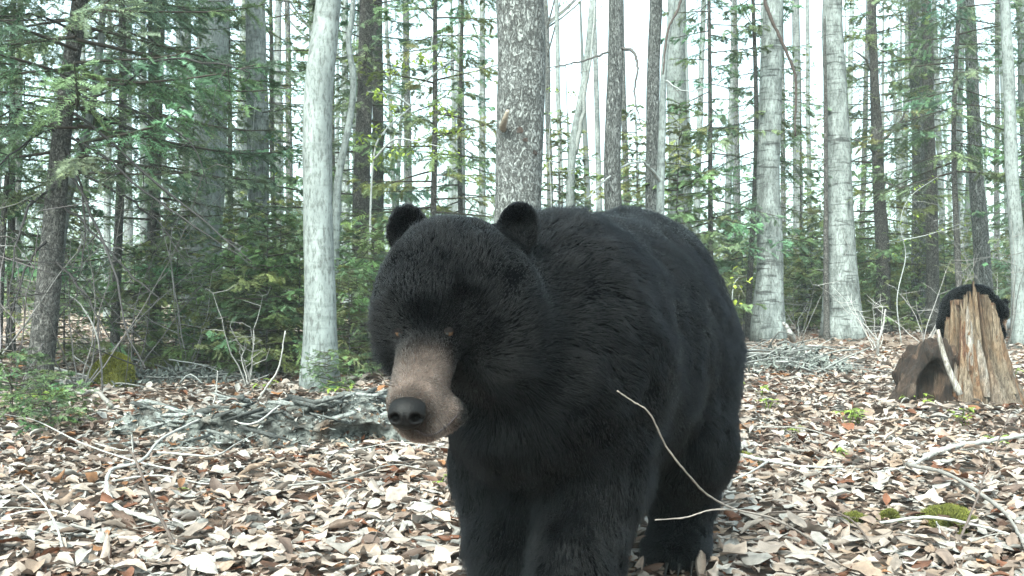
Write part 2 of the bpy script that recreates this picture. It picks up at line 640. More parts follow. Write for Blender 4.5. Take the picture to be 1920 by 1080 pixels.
def conifer_mesh(seed, H, base, rad, n_br, tone=(0.035, 0.075, 0.035), droop=0.35, twigs=20, K=16, nl=0.036, nw=0.006, dead=0, lean=(0, 0), topfree=1.0, tw_len=0.36, cut_top=None):
    """trunk and crown meshes of a spruce or fir"""
    r = np.random.default_rng(seed)
    zt = np.linspace(0, H, 26)
    wob = np.stack([noise(np.stack([zt * 0.35, zt * 0, zt * 0 + seed], -1), 1, seed) * 0.06 + lean[0] * zt,
                    noise(np.stack([zt * 0.35, zt * 0 + 9, zt * 0 + seed], -1), 1, seed + 5) * 0.06 + lean[1] * zt, zt], -1)
    wob[:, :2] -= wob[0, :2]
    r0 = 0.0045 * H + 0.004
    rt = r0 * np.clip(1 - zt / H, 0.05, 1) ** 0.8
    rt[0] *= 1.35
    wob[0, 2] = -0.08
    tv, tf = tube(wob, rt, 9)
    tm = mk_mesh('trunk', tv, tf, None, M['dark'])
    mb = MB()
    A, D, E, U, CC = [], [], [], [], []
    for i in range(n_br):
        u = (i + r.uniform(0, 1)) / n_br
        z = base + (H * 0.97 - base) * u
        L = rad * (1 - u) ** 0.7 * r.uniform(0.55, 1.15) + 0.12
        az = i * 2.399 + r.uniform(-0.5, 0.5)
        d = np.array([math.cos(az), math.sin(az), 0])
        up = 0.25 - droop * (1 - u) + r.uniform(-0.12, 0.12)
        x0 = np.array([np.interp(z, zt, wob[:, 0]), np.interp(z, zt, wob[:, 1]), z])
        s = np.linspace(0, 1, 7)
        bend = r.uniform(-0.18, 0.18)
        side = np.array([-d[1], d[0], 0])
        pts = x0 + d * (L * s)[:, None] + np.array([0, 0, 1]) * (L * (up * s - droop * 0.35 * s ** 2 + 0.12 * s ** 4))[:, None] + side * (bend * L * s ** 2)[:, None]
        v, f = tube(pts, (0.004 + 0.007 * L) * np.linspace(1, 0.25, 7), 4, False)
        mb.add(v, f, BARKC)
        nt = max(5, int(L * twigs))
        tone_b = np.array(tone) * r.uniform(0.65, 1.45) * np.array([r.uniform(0.8, 1.35), 1, r.uniform(0.8, 1.2)])
        tpos = np.sort(r.uniform(0.12, 1.0, nt))
        for q, tp in enumerate(tpos):
            p = np.array([np.interp(tp, s, pts[:, c]) for c in range(3)])
            tan = pts[min(6, int(tp * 6) + 1)] - pts[max(0, min(5, int(tp * 6)))]
            tan = tan / np.linalg.norm(tan)
            sg = 1 if q % 2 else -1
            dd = nrm(tan * r.uniform(0.5, 1.0) + side * sg * r.uniform(0.5, 1.0) + np.array([0, 0, 1]) * r.uniform(-0.75, 0.12))
            A.append(p)
            D.append(dd)
            E.append((L * tw_len * (1.05 - tp) + 0.07) * r.uniform(0.7, 1.3))
            U.append(nrm(np.array([0, 0, 1.0]) + r.normal(0, 0.45, 3)))
            tipc = tone_b * (1 + 0.5 * tp) + np.array([0.03, 0.035, 0.0]) * (r.random() < 0.18)
            CC.append(tipc)
    A, D, E, U, CC = map(np.array, (A, D, E, U, CC))
    # secondary twiglets
    k = len(A)
    idx = r.integers(0, k, int(k * 1.5))
    ft = r.uniform(0.25, 0.85, len(idx))
    S = nrm(np.cross(D[idx], U[idx])) * np.where(r.random(len(idx)) < 0.5, -1, 1)[:, None]
    A2 = A[idx] + D[idx] * (E[idx] * ft)[:, None]
    D2 = nrm(D[idx] * 0.9 + S * 0.75 - np.array([0, 0, .35]) * r.random((len(idx), 1)))
    A, D, E, U, CC = np.concatenate([A, A2]), np.concatenate([D, D2]), np.concatenate([E, E[idx] * 0.55 * (1.1 - ft * 0.6)]), np.concatenate([U, U[idx]]), np.concatenate([CC, CC[idx]])
    # twig wood as slim three-sided slivers
    B = A + D * E[:, None] - np.array([0, 0, 1.0]) * (E * 0.12)[:, None]
    sd = nrm(np.cross(D, U)) * 0.0022
    V = np.stack([A + sd, A - sd, A + U * 0.003, B], 1).reshape(-1, 3)
    o = np.arange(len(A))[:, None] * 4
    F = np.concatenate([o + np.array([[0, 1, 3]]), o + np.array([[1, 2, 3]]), o + np.array([[2, 0, 3]])])
    mb.add(V, F, BARKC)
    needles(mb, A, D, E, U, K, nl, nw, CC, r)
    cm = mb.mesh('crown', M['foliage'], False)
    return tm, cm, (H, r0)

def place_conifer(proto, name, label, loc, sc=1.0, rz=0.0, group=None, cat='tree'):
    t = thing(name, label, cat, loc, group, rz, sc)
    link('trunk', proto[0], t)
    link('crown', proto[1], t)
    return t

def ground_at(px, Y, sink=0.0):
    X = (px - 960) / FPX * Y
    return (X, Y, float(gh(X, Y)) - sink)

TEAL = (0.098, 0.160, 0.090)
OLIVE = (0.140, 0.185, 0.078)
CON = {
    'tall':   conifer_mesh(101, 8.5, 0.8, 1.35, 104, TEAL, 0.35, 22, 15),
    'sparse': conifer_mesh(102, 8.0, 0.8, 1.25, 85, OLIVE, 0.3, 19, 14),
    'thin':   conifer_mesh(103, 9.0, 1.1, 1.0, 95, TEAL, 0.45, 20, 14),
    'high':   conifer_mesh(104, 9.5, 2.3, 1.35, 95, TEAL, 0.4, 20, 14),
    'young':  conifer_mesh(105, 2.6, 0.2, 0.85, 62, OLIVE, 0.25, 23, 15, 0.032, 0.0055),
    'small':  conifer_mesh(106, 1.5, 0.1, 0.65, 46, (0.115, 0.165, 0.075), 0.2, 26, 15, 0.026, 0.0045),
    'low':    conifer_mesh(107, 0.55, 0.05, 0.38, 26, (0.07, 0.125, 0.055), 0.1, 28, 14, 0.02, 0.0032),
}

# the near spruce at the left with its long dead branches
def near_spruce():
    Y = 6.7
    base = P3(70, 745, Y)
    base = (base[0], Y, float(gh(base[0], Y)))
    t = thing('spruce_tree', 'near dark spruce with long drooping dead branches beside the mossy mound', 'tree', base)
    p = [P3(70, 742, Y), P3(85, 600, Y), P3(100, 430, Y + .05), P3(122, 200, Y + .1), P3(150, 0, Y + .15), P3(185, -300, Y + .2), P3(205, -700, Y + .3), P3(215, -1400, Y + .3)]
    q = spline(p, 40) - np.array(base)
    q[0, 2] = -0.1
    h = q[:, 2]
    rad = np.interp(h, [-0.1, 0.15, 1.2, 2.0, 2.8, 8], [0.115, 0.09, 0.074, 0.06, 0.05, 0.012])
    rad = rad * (1 + 0.08 * noise(q, 6, 4))
    v, f = tube(q, rad, 14)
    MB().add(v, f).build('trunk', M['dark'], t)
    r = np.random.default_rng(5)
    # dead branches, drawn where they hang
    D = [[(125, 200), (170, 190), (240, 200), (310, 232), (365, 275), (390, 345)],
         [(128, 205), (180, 240), (245, 300), (320, 365), (400, 430), (470, 490)],
         [(118, 250), (190, 290), (260, 350), (330, 400), (420, 460)],
         [(115, 300), (150, 360), (190, 440), (215, 520), (240, 620), (275, 690)],
         [(120, 235), (60, 260), (10, 300), (-60, 360)],
         [(125, 200), (70, 190), (10, 215), (-70, 250)],
         [(105, 380), (160, 420), (230, 500), (300, 560)],
         [(110, 350), (60, 380), (30, 460), (20, 560)],
         [(160, 330), (240, 370), (300, 420), (355, 500)],
         [(130, 190), (210, 170), (300, 112), (400, 118), (470, 135)],
         [(95, 480), (140, 530), (180, 590), (190, 730)],
         [(98, 440), (50, 500), (10, 620)],
         [(140, 60), (80, 30), (10, 30), (-60, 60)],
         [(118, 270), (150, 340), (160, 430), (150, 520)]]
    for k, d in enumerate(D):
        dy = -0.12 - 0.1 * (k % 4)
        pts = [np.array(P3(x, y, Y + 0.08 + dy * j)) - np.array(base) for j, (x, y) in enumerate(d)]
        s = spline(pts, 14)
        s[1:] += r.normal(0, 0.006, (13, 3))
        mb = MB()
        v, f = tube(s, np.linspace(0.011, 0.003, 14), 5)
        mb.add(v, f, (0.028, 0.024, 0.024))
        for j in range(9):
            a = s[r.integers(3, 14)]
            dd = nrm(np.array([r.normal(0, 1), r.normal(0, 1), r.normal(-0.5, 0.6)])) * r.uniform(0.08, 0.35)
            w = np.array([a, a + dd * 0.5 + r.normal(0, 0.012, 3), a + dd])
            v, f = tube(w, [0.0035, 0.0028, 0.0012], 4, False)
            mb.add(v, f, (0.03, 0.026, 0.026))
        mb.build('dead_branch', M['twig'], t)
    cr = conifer_mesh(120, 6.2, 1.5, 1.45, 104, (0.086, 0.138, 0.082), 0.3, 22, 17, 0.032, 0.005)
    c = link('crown', cr[1], t)
    c.location = (0.26, 0.1, 0)
    return t
near_spruce()

# px, distance, kind, scale, turn, label
CONS = [
    (-60, 7.4, 'tall', .85, 0.3, 'dense dark spruce left of the near drooping spruce'),
    (215, 8.6, 'high', .92, 1.1, 'tall dark spruce hanging over the thicket behind the drooping spruce'),
    (292, 9.4, 'tall', .85, 2.2, 'dense spruce standing just behind the mossy mound'),
    (20, 10.2, 'tall', 1.0, 4.0, 'broad dark spruce deep in the thicket behind the drooping spruce'),
    (435, 11.4, 'tall', .9, 0.9, 'spruce between the two broad grey trunks in the thicket'),
    (520, 13.5, 'sparse', 1.05, 2.0, 'loose olive spruce behind the smooth leaning birch'),
    (690, 12.4, 'tall', .95, 3.0, 'dark spruce beside the twin dark trunks behind the bear'),
    (808, 10.2, 'sparse', .95, 4.1, 'open light green spruce behind the bear\'s head'),
    (868, 14.5, 'thin', 1.0, 1.6, 'slim spruce between the open spruce and the scaly trunk'),
    (1045, 15.0, 'young', 1.35, 0.2, 'young spruce right behind the scaly trunk'),
    (1195, 14.0, 'young', 1.3, 2.9, 'young bushy spruce at the foot of the straight grey trunk'),
    (1262, 12.8, 'young', 1.25, 1.9, 'young olive spruce rising over the bear\'s back'),
    (1333, 13.2, 'thin', .95, 5.0, 'slim dark spruce over the bear\'s rump'),
    (1403, 14.2, 'thin', 1.05, 3.6, 'slim spruce with a thin dark trunk left of the white birch'),
    (1505, 17.0, 'sparse', .62, 0.7, 'loose spruce between the two white birches'),
    (1650, 15.2, 'sparse', 1.1, 1.4, 'open spruce with dark forked limbs right of the banded birch'),
    (1735, 16.4, 'high', 1.0, 2.4, 'tall spruce behind the twin dark trunks by the stump'),
    (1800, 13.5, 'high', .98, 3.3, 'tall spruce whose boughs overhang the stump'),
    (1915, 17.5, 'thin', .9, 4.4, 'slim spruce beyond the cub\'s stump'),
    (2010, 12.5, 'tall', .95, 0.1, 'dense spruce to the side of the pale leaning trunks'),
    (-230, 9.0, 'tall', .95, 5.2, 'dense spruce at the far side of the dark thicket'),
    (620, 19.0, 'tall', 1.1, 5.7, 'dense spruce far behind the smooth leaning birch'),
]
for px, Y, kind, sc, rz, lab in CONS:
    place_conifer(CON[kind], 'spruce_tree', lab, ground_at(px, Y), sc, rz, 'spruces standing among the hardwoods')

FIRS = [
    (500, 7.7, 'small', .95, 4.3, 'bushiest bright fir sapling before the grey spotted trunk'),
    (560, 7.9, 'small', .85, 5.3, 'bright fir sapling touching the leaning birch'),
    (440, 8.1, 'small', .9, 0.8, 'bright fir sapling before the broad pale trunk'),
    (700, 8.2, 'small', .9, 0.1, 'fir sapling beside the bear\'s cheek'),
    (655, 7.6, 'small', .6, 1.1, 'low fir sapling close to the right of the leaning birch'),
    (330, 9.5, 'young', .65, 2.9, 'fir sapling behind the thin pale shrub'),
    (525, 8.2, 'small', .92, 0.3, 'bushy fir sapling left of the smooth leaning birch'),
    (455, 9.0, 'young', .62, 1.2, 'fir sapling under the grey spotted trunk'),
    (395, 8.6, 'small', .7, 2.2, 'low fir sapling between the mossy mound and the bushy saplings'),
    (675, 8.8, 'small', .85, 3.1, 'fir sapling right of the smooth leaning birch'),
    (560, 10.5, 'young', .6, 4.0, 'fir sapling behind the bushy sapling by the leaning birch'),
    (250, 8.0, 'small', .75, 5.0, 'fir sapling just behind the mossy mound'),
    (20, 5.3, 'low', .75, 0.0, 'low fir seedling at the foot of the thicket'),
    (95, 4.9, 'low', .6, 1.7, 'low fir seedling beside the grey rotten log'),
    (615, 6.55, 'low', .55, 2.0, 'tiny fir seedling against the foot of the leaning birch'),
    (1660, 15.0, 'young', .62, 0.4, 'fir sapling right of the foot of the banded birch'),
    (1720, 15.5, 'young', .58, 1.8, 'fir sapling below the twin dark trunks'),
    (1510, 16.5, 'young', .65, 2.7, 'fir sapling between the feet of the white birches'),
    (1395, 15.8, 'young', .8, 3.5, 'fir sapling left of the foot of the white birch'),
    (1775, 17.5, 'young', .8, 4.5, 'fir sapling just behind the cub'),
    (1900, 16.8, 'young', .7, 5.2, 'fir sapling behind the fallen log beyond the stump'),
    (1600, 18.5, 'young', .8, 5.9, 'fir sapling behind the banded birch'),
    (760, 11.5, 'young', .62, 0.8, 'fir sapling just behind the bear\'s ear'),
    (330, 11.5, 'young', .75, 1.4, 'fir sapling deep between the thicket trunks'),
    (120, 9.0, 'young', .6, 3.3, 'fir sapling behind the drooping spruce'),
]
for i in range(22):
    px = (1360 + i * 29) if i < 18 else (-40 + 150 * (i - 18))
    FIRS.append((px + random.uniform(-14, 14), random.uniform(16.5, 22), 'young', random.uniform(.62, .95), random.uniform(0, 6), 'young fir deep in the undergrowth between far trunks'))
for px, Y, kind, sc, rz, lab in FIRS:
    place_conifer(CON[kind], 'fir_sapling', lab, ground_at(px, Y), sc, rz, 'small firs of the undergrowth', 'sapling')

# ------------------------------------------------------------------ hardwood trunks
def crown_mesh(seed, n=9, spread=1.6, rise=2.6, leaves=500):
    """limbs, twigs and a few fresh leaves at the top of a hardwood"""
    r = np.random.default_rng(seed)
    mb = MB()
    tips = []
    for i in range(n):
        az, z0 = r.uniform(0, 6.28), r.uniform(-0.5, 0.25)
        d = np.array([math.cos(az), math.sin(az), 0])
        pts = np.array([[0, 0, z0 * rise], d * spread * .35 + [0, 0, z0 * rise + .5], d * spread * .7 + [0, 0, z0 * rise + 1.2], d * spread * r.uniform(.8, 1.1) + [0, 0, z0 * rise + rise * .75]], float)
        s = spline(pts, 9)
        v, f = tube(s, np.linspace(0.035, 0.008, 9), 5, False)
        mb.add(v, f, (0.22, 0.22, 0.21))
        for j in range(7):
            a = s[r.integers(3, 9)]
            e = a + np.array([r.normal(0, .4), r.normal(0, .4), r.uniform(.1, .6)])
            v, f = tube(np.array([a, (a + e) / 2 + r.normal(0, .04, 3), e]), [.009, .006, .003], 4, False)
            mb.add(v, f, (0.2, 0.19, 0.18))
            tips += [e, (a + e) / 2]
    tips = np.array(tips)
    c = tips[r.integers(0, len(tips), leaves)] + r.normal(0, 0.14, (leaves, 3))
    a, b = r.normal(0, 0.03, (leaves, 3)), r.normal(0, 0.03, (leaves, 3))
    V = np.stack([c, c + a, c + a + b, c + b], 1).reshape(-1, 3)
    F = np.arange(leaves * 4).reshape(-1, 4)
    mb.add(V, F, np.repeat(np.array([(0.14, 0.19, 0.05)]) * r.uniform(.7, 1.3, (leaves, 1)), 4, 0))
    return mb.mesh('crown', M['leaf'], False)
CROWNS = [crown_mesh(1), crown_mesh(2, 7, 1.2, 2.2), crown_mesh(3, 10, 1.9, 3.0)]

def hardwood(name, label, Y, pts, widths, mat, group=None, height=None, flare=1.35, sides=20, crown=True, stubs=0, seed=0, lump=0.05, limbs=()):
    """trunk through the photographed points at distance Y, carried up to its crown"""
    x0 = (pts[0][0] - 960) / FPX * Y
    base = np.array([x0, Y, float(gh(x0, Y))])
    t = thing(name, label, 'tree', tuple(base), group)
    q = [np.array(P3(x, y, Y)) for x, y in pts]
    q[0] = base.copy()
    w = [a / FPX * Y / 2 for a in widths]
    H = height or 9.0
    d = q[-1] - q[-2]
    d = d / d[2]
    d[0] *= 0.6
    top = q[-1][2]
    while q[-1][2] < H - 0.5:
        st = min(1.6, H - q[-1][2])
        q.append(q[-1] + d * st + np.array([0.03 * math.sin(len(q) + seed), 0.03 * math.cos(len(q) * 2 + seed), 0]))
        w.append(w[len(widths) - 1] * max(0.25, 1 - 0.75 * (q[-1][2] - top) / max(0.1, (H - top))))
    q = np.array(q) - base
    n = 56
    s = spline(q, n)
    wb = np.minimum(np.clip(s[:, 2], 0, 1), 1) * .16 * min(.2, w[0])
    s[:, 0] += wb * noise(s * .9 + seed, 1, seed)
    s[:, 1] += wb * noise(s * .9 + seed + 7, 1, seed + 3)
    ww = np.interp(s[:, 2], q[:, 2], w)
    zz = np.clip(s[:, 2], 0, None)
    ww = ww * (1 + (flare - 1) * np.exp(-zz / (2.2 * w[0] + 0.05)))
    s[0, 2] = -0.12
    # denser rings low down
    V, F = tube(s, ww, sides)
    ax = np.repeat(s, sides, 0)
    body = V[:-2]
    off = body - ax
    th = np.arctan2(off[:, 1], off[:, 0])
    lob = 0.10 * np.exp(-np.clip(body[:, 2], 0, None) / (1.5 * w[0] + 0.04)) * np.sin(th * 4 + seed)
    k = 1 + lump * noise(body * np.array([1, 1, .5]) + seed * 3.1, 4.0 / max(.12, w[0] * 6), seed) + 0.4 * lump * noise(body + seed, 22, seed + 2) + lob
    V[:-2] = ax + off * k[:, None]
    MB().add(V, F).build('trunk', M[mat], t)
    if crown:
        c = link('crown', CROWNS[seed % 3], t, tuple(s[-4]))
        c.rotation_euler = (0, 0, seed * 1.3)
        c.scale = (0.9, 0.9, 0.9)
    r = np.random.default_rng(seed + 900)
    for lp, lw in limbs:
        l = np.array([P3(x, y, Y + dy) for x, y, dy in lp]) - base
        l = spline(l, 5 * len(lp))
        l[1:] += r.normal(0, 0.006, (len(l) - 1, 3))
        mbl = MB()
        v, f = tube(l, np.linspace(1, 0.3, len(l)) * lw / FPX * Y / 2, 6)
        mbl.add(v, f, (0.30, 0.31, 0.30) if mat in ('birch', 'grey', 'banded') else (0.10, 0.09, 0.085))
        for j in range(5):
            a = l[r.integers(2, len(l))]
            e = a + r.normal(0, .13, 3)
            v, f = tube(np.array([a, (a + e) / 2 + r.normal(0, .015, 3), e]), [.005, .004, .0015], 4, False)
            mbl.add(v, f, (0.16, 0.15, 0.14))
        mbl.build('limb', M['twig'], t)
    return t, base, s, ww

hardwood('birch_tree', 'smooth pale grey birch leaning right, standing in the left undergrowth', 6.75,
         [(600, 742), (598, 560), (592, 400), (600, 200), (618, 0)], [62, 56, 55, 54, 46], 'birch', seed=1, lump=0.04, flare=1.25, sides=24)
main, mbase, ms, mw = hardwood('pine_tree', 'thick scaly-barked grey trunk rising behind the bear\'s head', 6.9,
         [(964, 735), (966, 380), (970, 200), (973, 0)], [98, 86, 89, 90], 'scaly', seed=2, lump=0.04, sides=40)
# broken stub and scar on the scaly trunk
def stub():
    a = np.array(P3(942, 238, 6.74)) - mbase
    b = np.array(P3(952, 208, 6.60)) - mbase
    s = np.array([a + [0.03, 0.08, -0.02], a, (a + b) / 2, b])
    v, f = tube(s, [0.03, 0.026, 0.02, 0.013], 8)
    MB().add(v, f, (0.30, 0.25, 0.2)).build('branch_stub', M['twig'], main)
    r = np.random.default_rng(3)
    for (x, y, sz) in ((975, 245, .03), (1010, 285, .022), (985, 262, .02)):
        c = np.array(P3(x, y, 6.735)) - mbase
        off = c - np.array([ms[np.argmin(abs(ms[:, 2] - c[2]))][0], ms[np.argmin(abs(ms[:, 2] - c[2]))][1], c[2]])
        rad = np.interp(c[2], ms[:, 2], mw)
        c = c - off + off / np.linalg.norm(off[:2]) * rad * 1.0
        th = np.linspace(0, 6.28, 9, endpoint=False)
        o1 = nrm(np.cross(off, [0, 0, 1]))
        ring = c + (np.cos(th)[:, None] * o1 * sz + np.sin(th)[:, None] * np.array([0, 0, sz * .8])) * r.uniform(.7, 1.2, (9, 1)) + nrm(off) * 0.008
        cen = c - nrm(off) * 0.002 + nrm(off) * .012
        V = np.concatenate([ring, cen[None]])
        F = np.array([(i, (i + 1) % 9, 9) for i in range(9)])
        MB().add(V, F, (0.05, 0.035, 0.03)).build('bark_scar', M['rot'], main)
stub()

HW = [
    ('snag', 'dark bare snag left of the drooping spruce', 7.0, [(-6, 731), (2, 480), (14, 320)], [15, 13, 8], 'dark', dict(height=1.62, crown=False, flare=1.1)),
    ('maple_tree', 'thin pale stem leaning across the drooping spruce', 7.3, [(85, 724), (120, 420), (150, 290), (178, 170), (195, 0)], [20, 16, 14, 13, 11], 'grey', dict(height=6)),
    ('maple_tree', 'straight dark trunk among the boughs behind the mossy mound', 9.8, [(290, 677), (289, 400), (292, 200), (300, 0)], [26, 23, 22, 20], 'rough', {}),
    ('beech_tree', 'broad pale trunk half hidden by boughs in the thicket', 10.6, [(385, 667), (390, 400), (392, 200), (396, 0)], [66, 60, 58, 54], 'birch', {}),
    ('maple_tree', 'grey spotted trunk left of the smooth leaning birch', 11.2, [(488, 660), (487, 450), (482, 200), (480, 0)], [46, 38, 40, 36], 'grey', {}),
    ('maple_tree', 'thin crooked pale stem right of the smooth leaning birch', 8.8, [(622, 690), (630, 400), (634, 330), (655, 225), (662, 150), (653, 80), (662, 0)], [16, 15, 14, 13, 12, 11, 9], 'birch', dict(height=6)),
    ('spruce_tree', 'thicker of two dark trunks behind the bear\'s ear', 12.2, [(675, 650), (678, 400), (684, 200), (688, 0)], [36, 32, 29, 26], 'dark', {}),
    ('spruce_tree', 'slimmer of two dark trunks behind the bear\'s ear', 13.4, [(712, 640), (708, 300), (706, 0)], [25, 22, 19], 'dark', {}),
    ('birch_tree', 'slender pale tree leaning right against the open sky', 14.5, [(1068, 632), (1072, 310), (1096, 150), (1112, 0)], [20, 15, 14, 12], 'birch', dict(limbs=[([(1078, 290, 0), (1092, 220, -.1), (1098, 160, -.2), (1108, 110, -.3), (1118, -40, -.3)], 10), ([(1094, 165, 0), (1110, 70, .2), (1132, 0, .4)], 4)])),
    ('maple_tree', 'straight grey trunk right of the open sky', 11.0, [(1150, 660), (1150, 380), (1151, 200), (1153, 0)], [36, 32, 30, 26], 'rough', dict(limbs=[([(1145, 95, 0), (1100, 112, -.2), (1060, 122, -.5), (1022, 128, -.8)], 5), ([(1160, 90, 0), (1185, 95, -.2), (1196, 130, -.3), (1190, 180, -.3), (1200, 230, -.4)], 7)])),
    ('maple_tree', 'mottled dark trunk with a pale stem crossing in front', 12.4, [(1222, 648), (1223, 380), (1226, 180), (1229, 0)], [28, 25, 25, 24], 'rough', {}),
    ('birch_tree', 'pale thin stem leaning against the mottled trunk', 11.7, [(1236, 654), (1238, 400), (1242, 250), (1246, 120), (1262, 0)], [18, 16, 14, 11, 9], 'birch', dict(height=6, limbs=[([(1240, 345, 0), (1222, 318, -.2), (1200, 304, -.4), (1170, 312, -.6), (1130, 342, -.9), (1100, 372, -1.2)], 7), ([(1246, 150, 0), (1280, 170, -.2), (1320, 165, -.3)], 4)])),
    ('beech_tree', 'broad pale trunk behind the mottled trunk', 15.2, [(1274, 628), (1274, 300), (1270, 150), (1272, 0)], [42, 38, 36, 34], 'birch', {}),
    ('birch_tree', 'white birch left of the larger banded birch', 13.3, [(1441, 641), (1444, 400), (1446, 200), (1448, 0)], [54, 44, 40, 36], 'banded', dict(flare=1.3)),
    ('birch_tree', 'large white birch with dark horizontal bands and flared foot', 13.9, [(1580, 637), (1575, 420), (1568, 200), (1563, 0)], [66, 52, 44, 36], 'banded', dict(flare=1.35, sides=28)),
    ('spruce_tree', 'thin dark stem touching the left side of the banded birch', 13.6, [(1550, 638), (1549, 400), (1548, 200)], [11, 9, 7], 'dark', dict(height=4.5, crown=False)),
    ('spruce_tree', 'dark trunk with forked bare limbs right of the banded birch', 15.0, [(1657, 630), (1652, 400), (1645, 250), (1640, 150), (1634, 0)], [27, 23, 20, 16, 14], 'dark', dict(limbs=[([(1647, 270, 0), (1665, 255, -.1), (1690, 225, -.2), (1705, 190, -.3)], 7), ([(1646, 290, 0), (1620, 270, -.2), (1592, 258, -.3)], 6), ([(1640, 145, 0), (1622, 110, -.1), (1600, 95, -.2)], 6), ([(1655, 340, 0), (1700, 355, -.1), (1735, 357, -.2)], 4)])),
    ('spruce_tree', 'paler rough one of the twin trunks behind the stump', 16.0, [(1724, 623), (1720, 300), (1714, 0)], [26, 23, 19], 'rough', {}),
    ('spruce_tree', 'darker slimmer one of the twin trunks behind the stump', 15.2, [(1750, 628), (1745, 300), (1737, 0)], [24, 21, 17], 'dark', {}),
    ('maple_tree', 'dark-streaked grey trunk directly behind the cub', 15.0, [(1848, 629), (1838, 420), (1830, 300), (1818, 0)], [34, 28, 25, 20], 'rough', {}),
    ('birch_tree', 'bluish pale trunk right of the cub', 12.2, [(1912, 650), (1903, 400), (1893, 200), (1884, 0)], [27, 24, 21, 18], 'birch', {}),
    ('birch_tree', 'pale trunk leaning beside the bluish pale trunk', 14.0, [(1945, 636), (1930, 300), (1912, 0)], [28, 24, 18], 'birch', {}),
    ('maple_tree', 'grey trunk far to the side of the bluish pale trunk', 11.0, [(2050, 660), (2040, 300), (2025, 0)], [44, 38, 34], 'grey', {}),
    ('maple_tree', 'grey trunk at the outer edge of the dark thicket', 9.0, [(-140, 690), (-130, 300), (-110, 0)], [46, 40, 36], 'grey', {}),
]
for i, (nm, lab, Y, pts, wd, mt, kw) in enumerate(HW):
    hardwood(nm, lab, Y, pts, wd, mt, seed=10 + i, group='trees of the hardwood stand', **kw)

# thin far trunks that can still be told apart
far = [(1770, 21, 11), (1800, 24, 13), (1868, 22, 10), (1790, 18, 9), (1690, 23, 12), (1612, 22, 10), (1500, 24, 18), (1518, 20, 9), (1385, 20, 10), (1360, 26, 12), (1300, 22, 12), (1180, 20, 12), (1128, 25, 11),
       (1055, 24, 10), (1035, 27, 12), (905, 22, 14), (860, 25, 13), (770, 22, 16), (745, 18, 9), (650, 24, 15), (545, 20, 13), (520, 26, 16), (440, 22, 18), (345, 20, 13), (240, 23, 16), (200, 18, 11), (30, 20, 14), (1740, 27, 14), (1940, 21, 14), (1990, 19, 12), (-40, 22, 14), (1420, 28, 14), (1470, 22, 9), (590, 28, 14)]
for i, (px, Y, w) in enumerate(far):
    ln = random.uniform(-22, 22)
    by = 540 + FPX * CAM_H / Y
    hardwood('distant_tree', 'thin pale trunk standing far back in the wood', Y, [(px, by), (px + ln * .4, 330), (px + ln, 0)], [w * 1.1, w, w * .75],
             ('grey', 'birch', 'rough')[i % 3], seed=60 + i, group='far trunks deep in the wood', sides=8)

# the far wood itself, one mass of stems and leaves
def far_wood():
    r = np.random.default_rng(77)
    mb = MB()
    for i in range(80):
        Y = r.uniform(27, 60)
        X = r.uniform(-1, 1) * (0.62 * Y + 3)
        h = r.uniform(9, 14)
        l = r.normal(0, .4, 2)
        v, f = tube(np.array([[X, Y, -.1], [X + l[0] * .5, Y, h * .5], [X + l[0], Y + l[1], h]]), np.array([.16, .12, .04]) * r.uniform(.4, 1.2), 5, False)
        mb.add(v, f, np.array((0.26, 0.28, 0.27)) * r.uniform(.35, 1.2))
    n = 90000
    Y = r.uniform(24, 62, n)
    X = r.uniform(-1, 1, n) * (0.62 * Y + 3)
    Z = np.abs(r.normal(0, 1, n)) ** 1.3 * (1.3 + 0.9 * noise(np.stack([X, Y, 0 * X], -1), .22, 9))
    Z = np.clip(Z, .02, 9)
    P = np.stack([X, Y, Z], -1)
    keep = fbm(P, .7, 40, 2) > -0.25
    P = P[keep]
    n = len(P)
    a, b = r.normal(0, .12, (n, 3)), r.normal(0, .07, (n, 3))
    V = np.stack([P, P + a, P + b], 1).reshape(-1, 3)
    tone = np.where((fbm(P, .35, 50, 2) > 0.1)[:, None], np.array([(0.12, 0.17, 0.07)]), np.array([(0.08, 0.13, 0.07)])) * r.uniform(.6, 1.5, (n, 1))
    mb.add(V, np.arange(n * 3).reshape(-1, 3), np.repeat(tone, 3, 0))
    tag(mb.build('distant_wood', M['leaf'], smoothed=False), 'pale green far-off wood closing the view between the trunks', 'woodland', kind='stuff')
far_wood()

